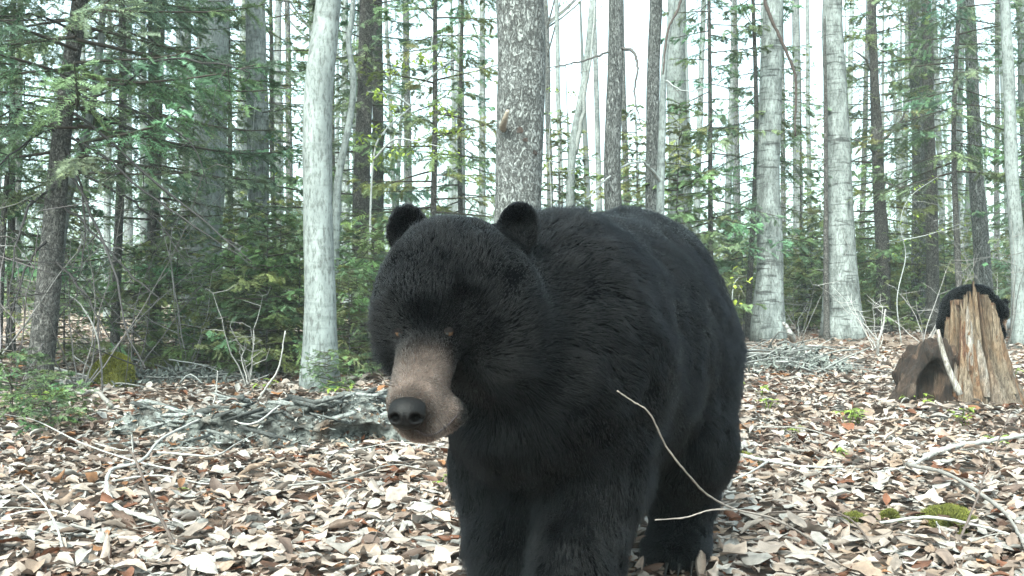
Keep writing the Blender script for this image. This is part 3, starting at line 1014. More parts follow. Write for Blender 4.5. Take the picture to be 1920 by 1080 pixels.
# ------------------------------------------------------------------ saplings with fresh lime leaves
def leafy_sapling(name, label, base, stems, spots, n=10, size=0.055, sw=0.006, seed=0, tone=(0.22, 0.30, 0.05)):
    r = np.random.default_rng(seed)
    t = thing(name, label, 'sapling', base, 'saplings opening their first leaves')
    b = np.array(base)
    mb = MB()
    for s in stems:
        q = spline(np.array(s) - b, 6 * len(s))
        v, f = tube(q, np.linspace(sw, sw * .3, len(q)), 6)
        mb.add(v, f, (0.33, 0.34, 0.33))
    mb.build('stem', M['twig'], t)
    for c in spots:
        lm = MB()
        c = np.array(c) - b
        for k in range(n):
            p = c + r.normal(0, size * .9, 3) * np.array([1, 1, .7])
            az = r.uniform(0, 6.28)
            d = nrm(np.array([math.cos(az), math.sin(az), r.uniform(-.7, .1)]))
            s_ = nrm(np.cross(d, [0, 0, 1]))
            L, W = size * r.uniform(.7, 1.3), size * .32
            dn = np.array([0, 0, -1.0])
            V = [p, p + d * L * .35 + s_ * W + dn * W * .3, p + d * L * .75 + s_ * W * .7 + dn * L * .2, p + d * L + dn * L * .35, p + d * L * .75 - s_ * W * .7 + dn * L * .2, p + d * L * .35 - s_ * W + dn * W * .3, p + d * L * .5 + dn * L * .08]
            F = [(0, 1, 6), (1, 2, 6), (2, 3, 6), (3, 4, 6), (4, 5, 6), (5, 0, 6)]
            lm.add(np.array(V), np.array(F), np.array(tone) * r.uniform(.65, 1.35))
        v, f = tube(np.array([c + [0, 0, .0], c + r.normal(0, .03, 3) + [0, 0, -.02], c + r.normal(0, .05, 3)]), [.003, .002, .001], 4, False)
        lm.add(v, f, (0.2, 0.19, 0.16))
        tag(lm.build('leaf_cluster', M['leaf'], t), kind='stuff')
    return t

Ys = 9.0
st = [[ground_at(690, Ys), P3(692, 500, Ys), P3(700, 300, Ys), P3(722, 245, Ys), P3(770, 200, Ys), P3(800, 150, Ys), P3(812, 60, Ys)],
      [P3(700, 300, Ys), P3(740, 262, Ys - .1), P3(790, 268, Ys - .2), P3(850, 280, Ys - .3)],
      [P3(770, 200, Ys), P3(740, 180, Ys - .1), P3(690, 172, Ys - .2)],
      [P3(800, 150, Ys), P3(830, 125, Ys - .1), P3(850, 110, Ys - .1)]]
sp = [P3(x, y, Ys - random.uniform(0, .3)) for x, y in ((695, 172), (715, 175), (745, 120), (762, 118), (788, 112), (790, 108), (825, 125), (708, 238), (690, 258), (750, 275), (778, 265), (815, 200), (825, 207), (845, 212), (812, 245), (838, 243), (760, 285), (850, 280), (720, 185), (735, 130), (740, 205), (700, 300), (865, 240), (805, 277))]
leafy_sapling('beech_sapling', 'slender sapling with many lime green leaf clusters behind the bear\'s ears', ground_at(690, Ys), st, sp, 11, 0.046, .012, 1, (.28, .36, .07))
Ys = 8.0
leafy_sapling('beech_sapling', 'little leafy sapling peeking past the scaly trunk', ground_at(1035, Ys),
              [[ground_at(1035, Ys), P3(1034, 400, Ys), P3(1030, 250, Ys), P3(1050, 170, Ys), P3(1075, 172, Ys)], [P3(1031, 300, Ys), P3(1050, 320, Ys), P3(1080, 318, Ys)]],
              [P3(x, y, Ys) for x, y in ((1027, 167), (1043, 168), (1073, 172), (1032, 300), (1060, 320), (1080, 318), (1040, 345), (905, 162))][:7], 6, .03, .006, 2)
Ys = 5.2
leafy_sapling('beech_sapling', 'small bright sapling showing at the edge of the bear\'s rump', ground_at(1372, Ys),
              [[ground_at(1372, Ys), P3(1370, 650, Ys), P3(1374, 545, Ys), P3(1385, 520, Ys)]],
              [P3(x, y, Ys) for x, y in ((1384, 522), (1380, 560), (1374, 540))], 5, .032, .004, 3, (0.30, 0.36, 0.05))
Ys = 13.0
leafy_sapling('beech_sapling', 'leafy sapling right of the dark forked trunk', ground_at(1690, Ys),
              [[ground_at(1690, Ys), P3(1682, 560, Ys), P3(1698, 480, Ys + .1), P3(1688, 420, Ys), P3(1706, 370, Ys), P3(1760, 330, Ys)], [P3(1692, 450, Ys), P3(1740, 440, Ys), P3(1800, 420, Ys)]],
              [P3(x, y, Ys + random.uniform(-.3, .3)) for x, y in ((1750, 335), (1725, 350), (1700, 380), (1745, 440), (1800, 420), (1770, 428), (1690, 420), (1708, 450), (1680, 475), (1720, 400))], 7, .04, .008, 4)
Ys = 10.5
leafy_sapling('beech_sapling', 'leafy sapling inside the dark thicket', ground_at(460, Ys),
              [[ground_at(460, Ys), P3(458, 450, Ys), P3(470, 300, Ys), P3(480, 170, Ys)], [P3(462, 350, Ys), P3(430, 220, Ys), P3(380, 190, Ys)]],
              [P3(x, y, Ys + random.uniform(-.3, .3)) for x, y in ((505, 185), (480, 172), (455, 200), (440, 180), (540, 180), (420, 230), (470, 300), (520, 330), (385, 195), (450, 260), (555, 330), (500, 260))], 7, .038, .008, 5)

# ------------------------------------------------------------------ bare shrubs and twigs
def bare_shrub(label, px, Y, h, n, seed, col=(0.2, 0.18, 0.17), spread=.5, group='leafless shrubs of the undergrowth'):
    r = np.random.default_rng(seed)
    b = np.array(ground_at(px, Y))
    t = thing('bare_shrub', label, 'shrub', tuple(b), group)
    for i in range(n):
        mb = MB()
        d = np.array([r.normal(0, spread), r.normal(0, spread), 1.0])
        L = h * r.uniform(.5, 1.1)
        s = np.linspace(0, 1, 9)[:, None]
        arc = r.normal(0, .25, 3) * np.array([1, 1, .3])
        q = s * d * L + s ** 2 * arc * L + np.cumsum(r.normal(0, .012, (9, 3)), 0)
        q[0] = (r.normal(0, .02), r.normal(0, .02), -.03)
        v, f = tube(q, np.linspace(.006, .0018, 9), 5, False)
        mb.add(v, f, np.array(col) * r.uniform(.6, 1.4))
        for j in range(6):
            a = q[r.integers(3, 9)]
            e = a + nrm(np.array([r.normal(0, 1), r.normal(0, 1), r.uniform(-.2, 1)])) * r.uniform(.1, .35) * h
            m_ = (a + e) / 2 + r.normal(0, .02, 3)
            v, f = tube(np.array([a, m_, e]), [.003, .0024, .001], 4, False)
            mb.add(v, f, np.array(col) * r.uniform(.6, 1.4))
        mb.build('stem', M['twig'], t)
SHR = [('tangled bare shrub at the foot of the drooping spruce', 150, 6.9, 1.5, 7, (0.2, .18, .17)), ('bare shrub just behind the mossy mound', 250, 7.6, 1.4, 6, (.16, .14, .14)),
       ('thin pale shrub between the mound and the bushy firs', 345, 8.0, 1.3, 6, (.3, .28, .27)), ('bare shrub in front of the bushy fir sapling', 470, 7.0, .6, 5, (.3, .28, .26)),
       ('bare shrub left of the drooping spruce', 30, 6.4, 1.4, 6, (.16, .14, .14)), ('grey shrub behind the leaning birch', 640, 9.6, 1.3, 6, (.25, .24, .23)),
       ('grey shrub deep in the thicket', 210, 10.0, 1.9, 8, (.25, .24, .23)), ('pale shrub beside the foot of the banded birch', 1645, 11.8, .8, 6, (.42, .4, .38)),
       ('grey shrub left of the cub', 1735, 12.5, 1.0, 7, (.28, .26, .25)), ('grey shrub between the white birches', 1500, 14.2, 1.2, 7, (.24, .23, .22)),
       ('grey shrub beyond the fallen log', 1890, 12.0, 1.6, 7, (.2, .19, .18)), ('grey shrub in the gap behind the bear\'s rump', 1400, 15.0, 1.6, 7, (.2, .19, .18)),
       ('bare shrub to the side of the low fir seedlings', -60, 6.5, 1.4, 6, (.2, .19, .18)), ('bare shrub under the broad pale trunk', 400, 9.6, 1.8, 8, (.18, .17, .16))]
for i, (lab, px, Y, h, n, c) in enumerate(SHR):
    bare_shrub(lab, px, Y, h, n, 300 + i, c)

def stick(name, label, branches, group='fallen sticks on the leaves', sides=7):
    """branches: list of (points, r0, r1, colour); points in space"""
    b = np.array(branches[0][0][0], float)
    b[2] = gh(b[0], b[1])
    t = thing(name, label, 'stick', tuple(b), group)
    r = np.random.default_rng(abs(hash(label)) % 1000 if False else len(label) * 7)
    for i, (p, r0, r1, c) in enumerate(branches):
        q = spline(np.array(p) - b, 7 * len(p))
        q[1:-1] += r.normal(0, r0 * .12, (len(q) - 2, 3))
        rr = np.linspace(r0, r1, len(q)) * (1 + .12 * r.normal(0, 1, len(q)))
        v, f = tube(q, rr, sides)
        MB().add(v, f, c).build('stem' if i == 0 else 'side_twig', M['twig'], t)
    return t
PALE, MIDC, DARK = (0.31, 0.295, 0.28), (0.22, 0.20, 0.185), (0.10, 0.075, 0.065)
g = lambda *a: [G(x, y, l + (.022 if l > 0 else 0)) for x, y, l in a]
stick('fallen_branch', 'pale crooked branch forking in front of the grey rotten log', [
    (g((300, 1002, .02), (255, 992, .03), (215, 975, .035), (200, 940, .04), (210, 915, .05), (265, 902, .06), (310, 865, .07), (400, 828, .09)) + [P3(470, 795, 4.35), P3(525, 760, 4.5)], .0085, .004, (.34, .325, .31)),
    (g((295, 885, .05), (350, 888, .05), (405, 885, .04), (450, 860, .04), (530, 818, .04)), .005, .002, PALE)])
stick('twig', 'dark broken stem standing among the leaves beside the crooked branch', [
    (g((335, 1034, .0), ) + [P3(300, 970, 2.75), P3(268, 895, 2.75), P3(248, 850, 2.8), P3(232, 835, 2.8)], .0055, .003, DARK), ([P3(250, 855, 2.8), P3(247, 815, 2.8)], .003, .002, PALE)])
stick('twig', 'thin whitish twig bending upright by the lower left leaves', [(g((120, 1040, 0.0), ) + [P3(105, 985, 2.75), P3(78, 940, 2.85), P3(40, 905, 2.9)], .004, .002, PALE)])
stick('fallen_branch', 'brown stick leaning below the mossy mound', [(g((208, 775, .02), (180, 755, .05)) + [P3(150, 738, 6.2), P3(122, 722, 6.2), P3(126, 706, 6.2)], .014, .008, MIDC)])
stick('twig', 'slender pale twig rising from the leaves in front of the leaning birch', [(g((480, 760, .0), ) + [P3(500, 725, 6.1), P3(522, 690, 6.1), P3(535, 620, 6.1)], .008, .004, PALE)])
stick('twig', 'short pale upright twig left of the leaning birch', [(g((398, 768, .0),) + [P3(405, 735, 5.9), P3(408, 695, 5.9)], .006, .003, PALE)])
stick('twig', 'tall pale bent stem in front of the mossy mound', [(g((192, 735, 0),) + [P3(190, 690, 6.8), P3(182, 630, 6.8), P3(150, 570, 6.8), P3(110, 545, 6.8)], .008, .004, PALE)])
stick('twig', 'thin dark twigs poking up near the bear\'s forefoot', [(g((690, 1035, 0),) + [P3(712, 990, 2.75), P3(735, 965, 2.8)], .002, .001, DARK), (g((705, 1035, 0),) + [P3(725, 1000, 2.75), P3(760, 970, 2.8)], .002, .001, DARK)])
stick('fallen_branch', 'long grey twig lying across leaves left of the bear\'s legs', [(g((540, 935, .03), (640, 925, .035), (730, 900, .04), (800, 905, .03)), .004, .002, MIDC)])
stick('fallen_branch', 'thin grey twig behind the crooked branch', [(g((330, 905, .03), (240, 890, .035), (150, 860, .035), (60, 810, .04), (-20, 790, .03)), .004, .002, PALE)])
stick('sapling_whip', 'bare pale whip arching up in front of the bear\'s flank', [
    (g((1600, 1075, -.01),) + [P3(1530, 1018, 2.42), P3(1450, 973, 2.3), P3(1380, 955, 2.2), P3(1330, 930, 2.1), P3(1290, 890, 2.0), P3(1248, 835, 1.95), P3(1218, 775, 1.9), P3(1185, 752, 1.88), P3(1157, 733, 1.86)], .0028, .0014, (0.25, 0.205, 0.18)),
    ([P3(1385, 956, 2.2), P3(1335, 956, 2.15), P3(1285, 970, 2.1), P3(1228, 975, 2.05)], .0021, .0012, (0.27, 0.225, 0.20))], group='bare twigs in front of the bear')
stick('fallen_branch', 'long pale stick behind the bear\'s hind foot', [(g((1345, 862, .03), (1400, 878, .035), (1450, 890, .03), (1510, 900, .025), (1580, 898, .02)), .009, .004, PALE), (g((1440, 888, .03), (1410, 912, .03), (1370, 925, .02)), .005, .003, PALE)])
stick('fallen_branch', 'straight pale pole lying right of the bear, running past the stump', [(g((1735, 885, .03), (1790, 870, .04), (1850, 853, .04), (1920, 837, .04), (2010, 815, .03)), .012, .008, PALE), (g((1740, 884, .03), (1700, 900, .02), (1640, 905, .01)), .007, .004, PALE)])
stick('fallen_branch', 'grey stick beside the round moss cushion', [(g((1700, 900, .03), (1770, 925, .04), (1840, 965, .04), (1890, 1000, .03), (1925, 1050, .01)), .008, .005, MIDC)])
stick('twig', 'dark forked twig standing right of the round moss cushion', [(g((1790, 1030, 0),) + [P3(1830, 940, 2.9), P3(1850, 880, 2.95), P3(1895, 770, 3.0)], .004, .0015, DARK), ([P3(1838, 915, 2.92), P3(1870, 905, 2.9)], .002, .001, DARK)])
stick('twig', 'small dark upright twig on the open leaves right of the bear', [(g((1628, 900, 0),) + [P3(1632, 860, 3.7), P3(1630, 825, 3.7)], .003, .0015, DARK)])
stick('twig', 'dark twig bent over the leaves behind the hind foot', [(g((1465, 935, 0),) + [P3(1478, 895, 3.4), P3(1500, 875, 3.5)], .003, .0015, DARK)])
stick('fallen_branch', 'thin brown twig along the leaves right of the hind foot', [(g((1360, 808, .02), (1430, 815, .03), (1500, 818, .03), (1560, 832, .02)), .005, .003, MIDC), (g((1470, 818, .03), (1540, 870, .03), (1660, 905, .02)), .004, .002, DARK)])
stick('fallen_branch', 'pale twig in the lower leaves right of the bear', [(g((1650, 1010, .03), (1740, 1005, .04), (1830, 1015, .03), (1900, 1030, .02)), .005, .003, PALE), ([G(1765, 1028, 0), P3(1762, 995, 2.8), P3(1755, 978, 2.8)], .004, .002, PALE)])
stick('fallen_branch', 'dark twig crossing leaves under the whip', [(g((1560, 985, .03), (1600, 1010, .03), (1640, 1050, .01)), .004, .002, DARK)])
stick('fallen_branch', 'pale forked dead branch standing left of the stump', [(g((1646, 672, 0),) + [P3(1647, 640, 10.1), P3(1656, 610, 10.1), P3(1660, 580, 10.1)], .016, .008, PALE), ([P3(1647, 640, 10.1), P3(1632, 622, 10.1), P3(1618, 605, 10.1)], .010, .006, PALE)])
stick('fallen_branch', 'pale curved root-like branch at the foot of the white birch', [(g((1487, 645, .02),) + [P3(1482, 628, 12.6), P3(1474, 612, 12.6), P3(1468, 606, 12.6)], .035, .02, PALE), (g((1470, 640, .05), (1440, 632, .08), (1425, 628, .05)), .02, .012, PALE)])
stick('fallen_log', 'pale bare log lying behind the stump and the cub', [(g((1868, 636, .14), (1920, 628, .16), (2010, 618, .14)), .07, .055, (0.48, 0.47, 0.46))], sides=10)
stick('hanging_branch', 'dark bare branch hanging down between the white birches', [([P3(1425, -60, 6.0), P3(1436, 10, 6.0), P3(1462, 70, 6.0), P3(1486, 125, 6.0), P3(1492, 160, 6.0), P3(1491, 255, 6.0)], .012, .006, (0.06, .045, .04))], group='bare branches hanging from above')
stick('hanging_branch', 'dark twig hanging in front of the pale thin stem', [([P3(1290, -60, 7.0), P3(1274, 10, 7.0), P3(1252, 60, 7.0), P3(1243, 140, 7.0)], .012, .006, (0.07, .055, .05))], group='bare branches hanging from above')
for i in range(46):
    px, py = random.uniform(-60, 1980), random.choice([random.uniform(700, 1040), random.uniform(640, 760)])
    if 800 < px < 1400 and py > 800: continue
    a = random.uniform(-.5, .5)
    X, Y, Z = G(px, py)
    L = random.uniform(.12, .45)
    dx, dy = math.cos(a) * L, math.sin(a) * L
    p = [(X + dx * s, Y + dy * s + .03 * math.sin(s * 5 + i), float(gh(X + dx * s, Y + dy * s)) + .03 + .012 * math.sin(s * 4 + i)) for s in (-1, -.4, .2, .7, 1)]
    stick('fallen_twig', 'short thin twig lying loose on the leaf litter', [(p, random.uniform(.0025, .005), .0015, random.choice([PALE, MIDC, MIDC, DARK]))], group='loose twigs scattered on the leaves', sides=5)

# ------------------------------------------------------------------ surface nets: a closed skin round a distance field
def surface_nets(fn, lo, hi, h):
    lo, hi = np.array(lo, float), np.array(hi, float)
    n = np.ceil((hi - lo) / h).astype(int) + 1
    ax = [lo[i] + h * np.arange(n[i]) for i in range(3)]
    Gx = np.stack(np.meshgrid(*ax, indexing='ij'), -1).astype(np.float32)
    D = fn(Gx.reshape(-1, 3)).reshape(n).astype(np.float32)
    ins = D < 0
    c = n - 1
    acc = np.zeros((*c, 3), np.float32)
    cnt = np.zeros(c, np.float32)
    sl = lambda o: tuple(slice(o[i], o[i] + c[i]) for i in range(3))
    corners = [(i, j, k) for i in (0, 1) for j in (0, 1) for k in (0, 1)]
    for a in corners:
        for d in range(3):
            if a[d]: continue
            b = list(a)
            b[d] = 1
            da, db = D[sl(a)], D[sl(b)]
            m = (da < 0) != (db < 0)
            t = np.where(m, da / np.where(m, da - db, 1), 0)
            for q in range(3):
                acc[..., q] += np.where(m, a[q] + (t if q == d else 0), 0)
            cnt += m
    act = cnt > 0
    idx = -np.ones(c, np.int64)
    idx[act] = np.arange(act.sum())
    ii = np.argwhere(act)
    V = lo + h * (ii + acc[act] / cnt[act][:, None])
    F = []
    for d in range(3):
        e = [1 if i == d else 0 for i in range(3)]
        m0 = ins[:n[0] - e[0], :n[1] - e[1], :n[2] - e[2]]
        m1 = ins[e[0]:, e[1]:, e[2]:]
        x = np.argwhere(m0 != m1)
        o1, o2 = (d + 1) % 3, (d + 2) % 3
        ok = (x[:, o1] > 0) & (x[:, o2] > 0) & (x[:, o1] < c[o1]) & (x[:, o2] < c[o2])
        x = x[ok]
        fl = m0[tuple(x.T)]
        def at(p, q):
            y = x.copy()
            y[:, o1] -= p
            y[:, o2] -= q
            return idx[tuple(y.T)]
        Q = np.stack([at(0, 0), at(1, 0), at(1, 1), at(0, 1)], -1)
        Q[~fl] = Q[~fl][:, ::-1]
        F.append(Q)
    return V, tri(np.concatenate(F))

def ell(P, c, r, B=None):
    p = P - np.asarray(c, np.float32)
    if B is not None:
        p = p @ np.asarray(B, np.float32).T
    r = np.asarray(r, np.float32)
    k0 = np.linalg.norm(p / r, axis=1)
    k1 = np.linalg.norm(p / (r * r), axis=1) + 1e-9
    return k0 * (k0 - 1) / k1

def cone(P, a, b, r1, r2):
    a, b = np.asarray(a, np.float32), np.asarray(b, np.float32)
    d = b - a
    t = np.clip((P - a) @ d / (d @ d), 0, 1)
    return np.linalg.norm(P - a - t[:, None] * d, axis=1) - (r1 + (r2 - r1) * t)

def smin(a, b, k):
    h = np.clip(0.5 + 0.5 * (b - a) / k, 0, 1)
    return b + (a - b) * h - k * h * (1 - h)

def smax(a, b, k):
    return -smin(-a, -b, k)

def vnormals(V, F):
    N = np.zeros_like(V)
    fn_ = np.cross(V[F[:, 1]] - V[F[:, 0]], V[F[:, 2]] - V[F[:, 0]])
    for i in range(3):
        np.add.at(N, F[:, i], fn_)
    return nrm(N)

def grow_fur(name, V, F, count, length_fn, flow_fn, color_fn, radius, parent, base, seed, lift=0.55, clump=0.25):
    r = np.random.default_rng(seed)
    N = vnormals(V, F)
    A = np.linalg.norm(np.cross(V[F[:, 1]] - V[F[:, 0]], V[F[:, 2]] - V[F[:, 0]]), axis=1)
    cen = V[F].mean(1)
    L = length_fn(cen)
    w = A * np.clip(0.03 / np.maximum(L, .004), 0.7, 6.0)
    f = r.choice(len(F), count, p=w / w.sum())
    u, v = r.random(count), r.random(count)
    s = u + v > 1
    u[s], v[s] = 1 - u[s], 1 - v[s]
    bc = np.stack([1 - u - v, u, v], -1)
    P = (V[F[f]] * bc[..., None]).sum(1)
    n = nrm((N[F[f]] * bc[..., None]).sum(1))
    L = length_fn(P) * r.uniform(0.5, 1.3, count) * (1 + .3 * noise(P, 14, seed + 30))
    fl = flow_fn(P, n)
    fl = nrm(fl - (fl * n).sum(1, keepdims=True) * n)
    wob = np.stack([noise(P, 32, seed + k) for k in range(3)], -1)
    wob2 = np.stack([noise(P, 9, seed + 5 + k) for k in range(3)], -1)
    d0 = nrm(n * lift + fl * 0.85 + wob * clump + wob2 * clump * .8 + r.normal(0, .13, (count, 3)))
    d1 = nrm(n * lift * .45 + fl + wob * clump * 1.2 + wob2 * clump * .8 + np.array([0, 0, -.12]) + r.normal(0, .15, (count, 3)))
    d2 = nrm(n * lift * .2 + fl + wob * clump * 1.5 + wob2 * clump + np.array([0, 0, -.25]) + r.normal(0, .18, (count, 3)))
    L_ = L[:, None]
    p1 = P + d0 * L_ * .34
    p2 = p1 + d1 * L_ * .33
    p3 = p2 + d2 * L_ * .33
    pts = np.stack([P - n * .003, p1, p2, p3], 1) - np.array(base)
    cu = bpy.data.hair_curves.new(name)
    cu.add_curves([4] * count)
    cu.attributes['position'].data.foreach_set('vector', pts.astype(np.float32).ravel()) if 'position' in cu.attributes else cu.position_data.foreach_set('vector', pts.astype(np.float32).ravel())
    ra = cu.attributes.get('radius') or cu.attributes.new('radius', 'FLOAT', 'POINT')
    rr = (np.array([1.0, .85, .6, .12])[None] * (radius * r.uniform(.7, 1.3, (count, 1)))).astype(np.float32)
    ra.data.foreach_set('value', rr.ravel())
    ca = cu.attributes.new('col', 'FLOAT_COLOR', 'CURVE')
    col = color_fn(P) * np.exp(r.normal(0, .38, (count, 1)))
    ca.data.foreach_set('color', np.concatenate([col, np.ones((count, 1))], 1).astype(np.float32).ravel())
    cu.materials.append(M['fur'])
    return link(name, cu, parent)

# ------------------------------------------------------------------ the bear
BB = np.array([0.30, 2.40, 0.0])
Fw = nrm(np.array([-.35, -.937, 0]))
Lf = np.array([-Fw[1], Fw[0], 0])
BAS = np.stack([Fw, Lf, [0, 0, 1]])
NOSE = np.array([-.173, 1.607, .522])
MA, MBp = np.array([-.146, 1.775, .632]), np.array([-.165, 1.655, .532])
SK = np.array([-.108, 1.89, .732])
EARL, EARR = np.array([-.206, 1.935, .842]), np.array([.012, 1.905, .845])

def bear_sdf(P):
    d = ell(P, (.33, 2.72, .61), (.30, .265, .335), BAS)
    d = smin(d, ell(P, (.23, 2.45, .575), (.36, .265, .328), BAS), .12)
    d = smin(d, ell(P, (.10, 2.16, .615), (.27, .235, .27), BAS), .10)
    d = smin(d, ell(P, (.03, 2.02, .52), (.16, .17, .19), BAS), .08)
    # legs
    d = smin(d, cone(P, (.19, 2.10, .56), (.175, 2.11, .33), .135, .108), .08)
    d = smin(d, cone(P, (.175, 2.11, .33), (.115, 1.97, .10), .110, .088), .05)
    d = smin(d, ell(P, (.105, 1.91, .050), (.115, .088, .058), BAS), .04)
    d = smin(d, cone(P, (-.01, 2.13, .54), (-.028, 2.19, .32), .125, .098), .08)
    d = smin(d, cone(P, (-.028, 2.19, .32), (-.010, 2.12, .10), .095, .080), .05)
    d = smin(d, ell(P, (-.02, 2.06, .050), (.115, .085, .058), BAS), .04)
    d = smin(d, cone(P, (.45, 2.70, .54), (.455, 2.55, .32), .165, .12), .09)
    d = smin(d, cone(P, (.455, 2.55, .32), (.465, 2.68, .16), .112, .082), .05)
    d = smin(d, cone(P, (.465, 2.68, .16), (.445, 2.64, .07), .082, .078), .04)
    d = smin(d, ell(P, (.43, 2.57, .048), (.12, .085, .056), BAS), .04)
    d = smin(d, cone(P, (.17, 2.82, .54), (.15, 2.70, .32), .165, .12), .09)
    d = smin(d, cone(P, (.15, 2.70, .32), (.17, 2.86, .16), .11, .08), .05)
    d = smin(d, cone(P, (.17, 2.86, .16), (.15, 2.82, .07), .08, .075), .04)
    d = smin(d, ell(P, (.135, 2.75, .048), (.12, .085, .056), BAS), .04)
    d = smin(d, cone(P, (.43, 2.99, .72), (.46, 3.06, .62), .05, .03), .04)
    # neck and head
    d = smin(d, cone(P, (.09, 2.16, .66), (-.07, 1.96, .67), .215, .135), .07)
    hd = ell(P, SK, (.142, .145, .135))
    hd = smin(hd, ell(P, (-.190, 1.85, .660), (.072, .085, .105)), .05)
    hd = smin(hd, ell(P, (-.025, 1.86, .650), (.095, .095, .125)), .05)
    hd = smin(hd, ell(P, (-.140, 1.795, .695), (.078, .062, .062)), .04)
    mz = cone(P, MA, MBp, .055, .045)
    mz = smin(mz, ell(P, (-.124, 1.700, .514), (.044, .046, .032)), .025)
    mz = smin(mz, ell(P, (-.150, 1.664, .494), (.036, .038, .026)), .02)
    hd = smin(hd, mz, .03)
    d = smin(d, hd, .05)
    # eye sockets
    for e in ((-.193, 1.722, .655), (-.112, 1.715, .655)):
        d = smax(d, -(np.linalg.norm(P - np.array(e, np.float32), axis=1) - .016), .015)
    for e, b in ((EARL, -1), (EARR, 1)):
        q = ell(P, e, (.041, .022, .053))
        q = smax(q, -ell(P, e + np.array([.006 * -b, -.024, .002]), (.029, .018, .038)), .01)
        d = smin(d, q, .022)
    return d

bear = thing('black_bear', 'large black bear with tan muzzle walking toward the viewer over dry leaves', 'bear', tuple(BB))
bV, bF = surface_nets(bear_sdf, (-.36, 1.5, -.03), (.78, 3.14, 1.05), .0088)
bV[:, 2] = np.maximum(bV[:, 2], .002)
def muzzle_w(P):
    ax = MBp - MA
    t = np.clip((P - MA) @ ax / (ax @ ax), -.6, 1.5)
    dist = np.linalg.norm(P - MA - t[:, None] * ax, axis=1)
    tc = np.clip(t, 0, 1)
    w = smooth(.058 + .034 * tc, .026 + .040 * tc, dist) * smooth(.05, .55, t)
    return w, t, dist
TAN = np.array((0.108, 0.080, 0.068))
BLK = np.array((0.0008, 0.0009, 0.0013))
def bear_col(P):
    w, t, dist = muzzle_w(P)
    bridge = smooth(.03, -.03, (P[:, 0] - (MA[0] + (MBp[0] - MA[0]) * t)) - .02) * smooth(1.25, .2, t)
    tan = TAN * (1 - .5 * bridge)[:, None] * (1 + .3 * noise(P, 60, 3) + .3 * noise(P, 180, 4))[:, None] * (0.22 + .78 * smooth(.15, .95, t))[:, None]
    nz = smooth(.062, .036, np.linalg.norm(P - NOSE, axis=1))[:, None]
    tan = tan * (1 - .7 * nz)
    brow = np.zeros(len(P))
    for e in ((-.193, 1.722, .655), (-.112, 1.715, .655)):
        brow += .0
    return BLK * (1 - w)[:, None] + tan * w[:, None]
body = MB().add(bV - BB, bF, bear_col(bV) * .8).build('body', M['skin'], bear)

def bear_len(P):
    L = np.full(len(P), .029)
    L = np.where(P[:, 2] < .42, .028, L)
    L = np.where(P[:, 2] < .12, .016, L)
    hw = smooth(.30, .16, np.linalg.norm(P - SK, axis=1))
    L = L * (1 - hw) + .016 * hw
    w, t, dist = muzzle_w(P)
    w2 = smooth(.13, .07, dist) * smooth(-.4, .2, t)
    L = L * (1 - w2) + .0085 * w2
    for e in (EARL, EARR):
        we = smooth(.085, .045, np.linalg.norm(P - e, axis=1))
        L = L * (1 - we) + .008 * we
    return L

def bear_flow(P, n):
    wl_ = smooth(.55, .22, P[:, 2])[:, None]
    flank = np.clip(np.abs(n @ Lf), 0, 1)[:, None]
    d = -Fw[None] * (1 - wl_) + np.array([0, 0, -1.0]) * (wl_ + .75 * flank * (1 - wl_))
    hw = smooth(.34, .18, np.linalg.norm(P - SK, axis=1))[:, None]
    h = nrm(P - (MBp + np.array([0, -.03, 0])))
    d = d * (1 - hw) + h * hw * 1.2
    for e in (EARL, EARR):
        we = smooth(.08, .045, np.linalg.norm(P - e, axis=1))[:, None]
        d = d * (1 - we) + we * nrm(P - e + np.array([0, 0, .05]))
    return d
grow_fur('fur', bV, bF, 330000, bear_len, bear_flow, bear_col, .00034, bear, BB, 41, .5, .42)

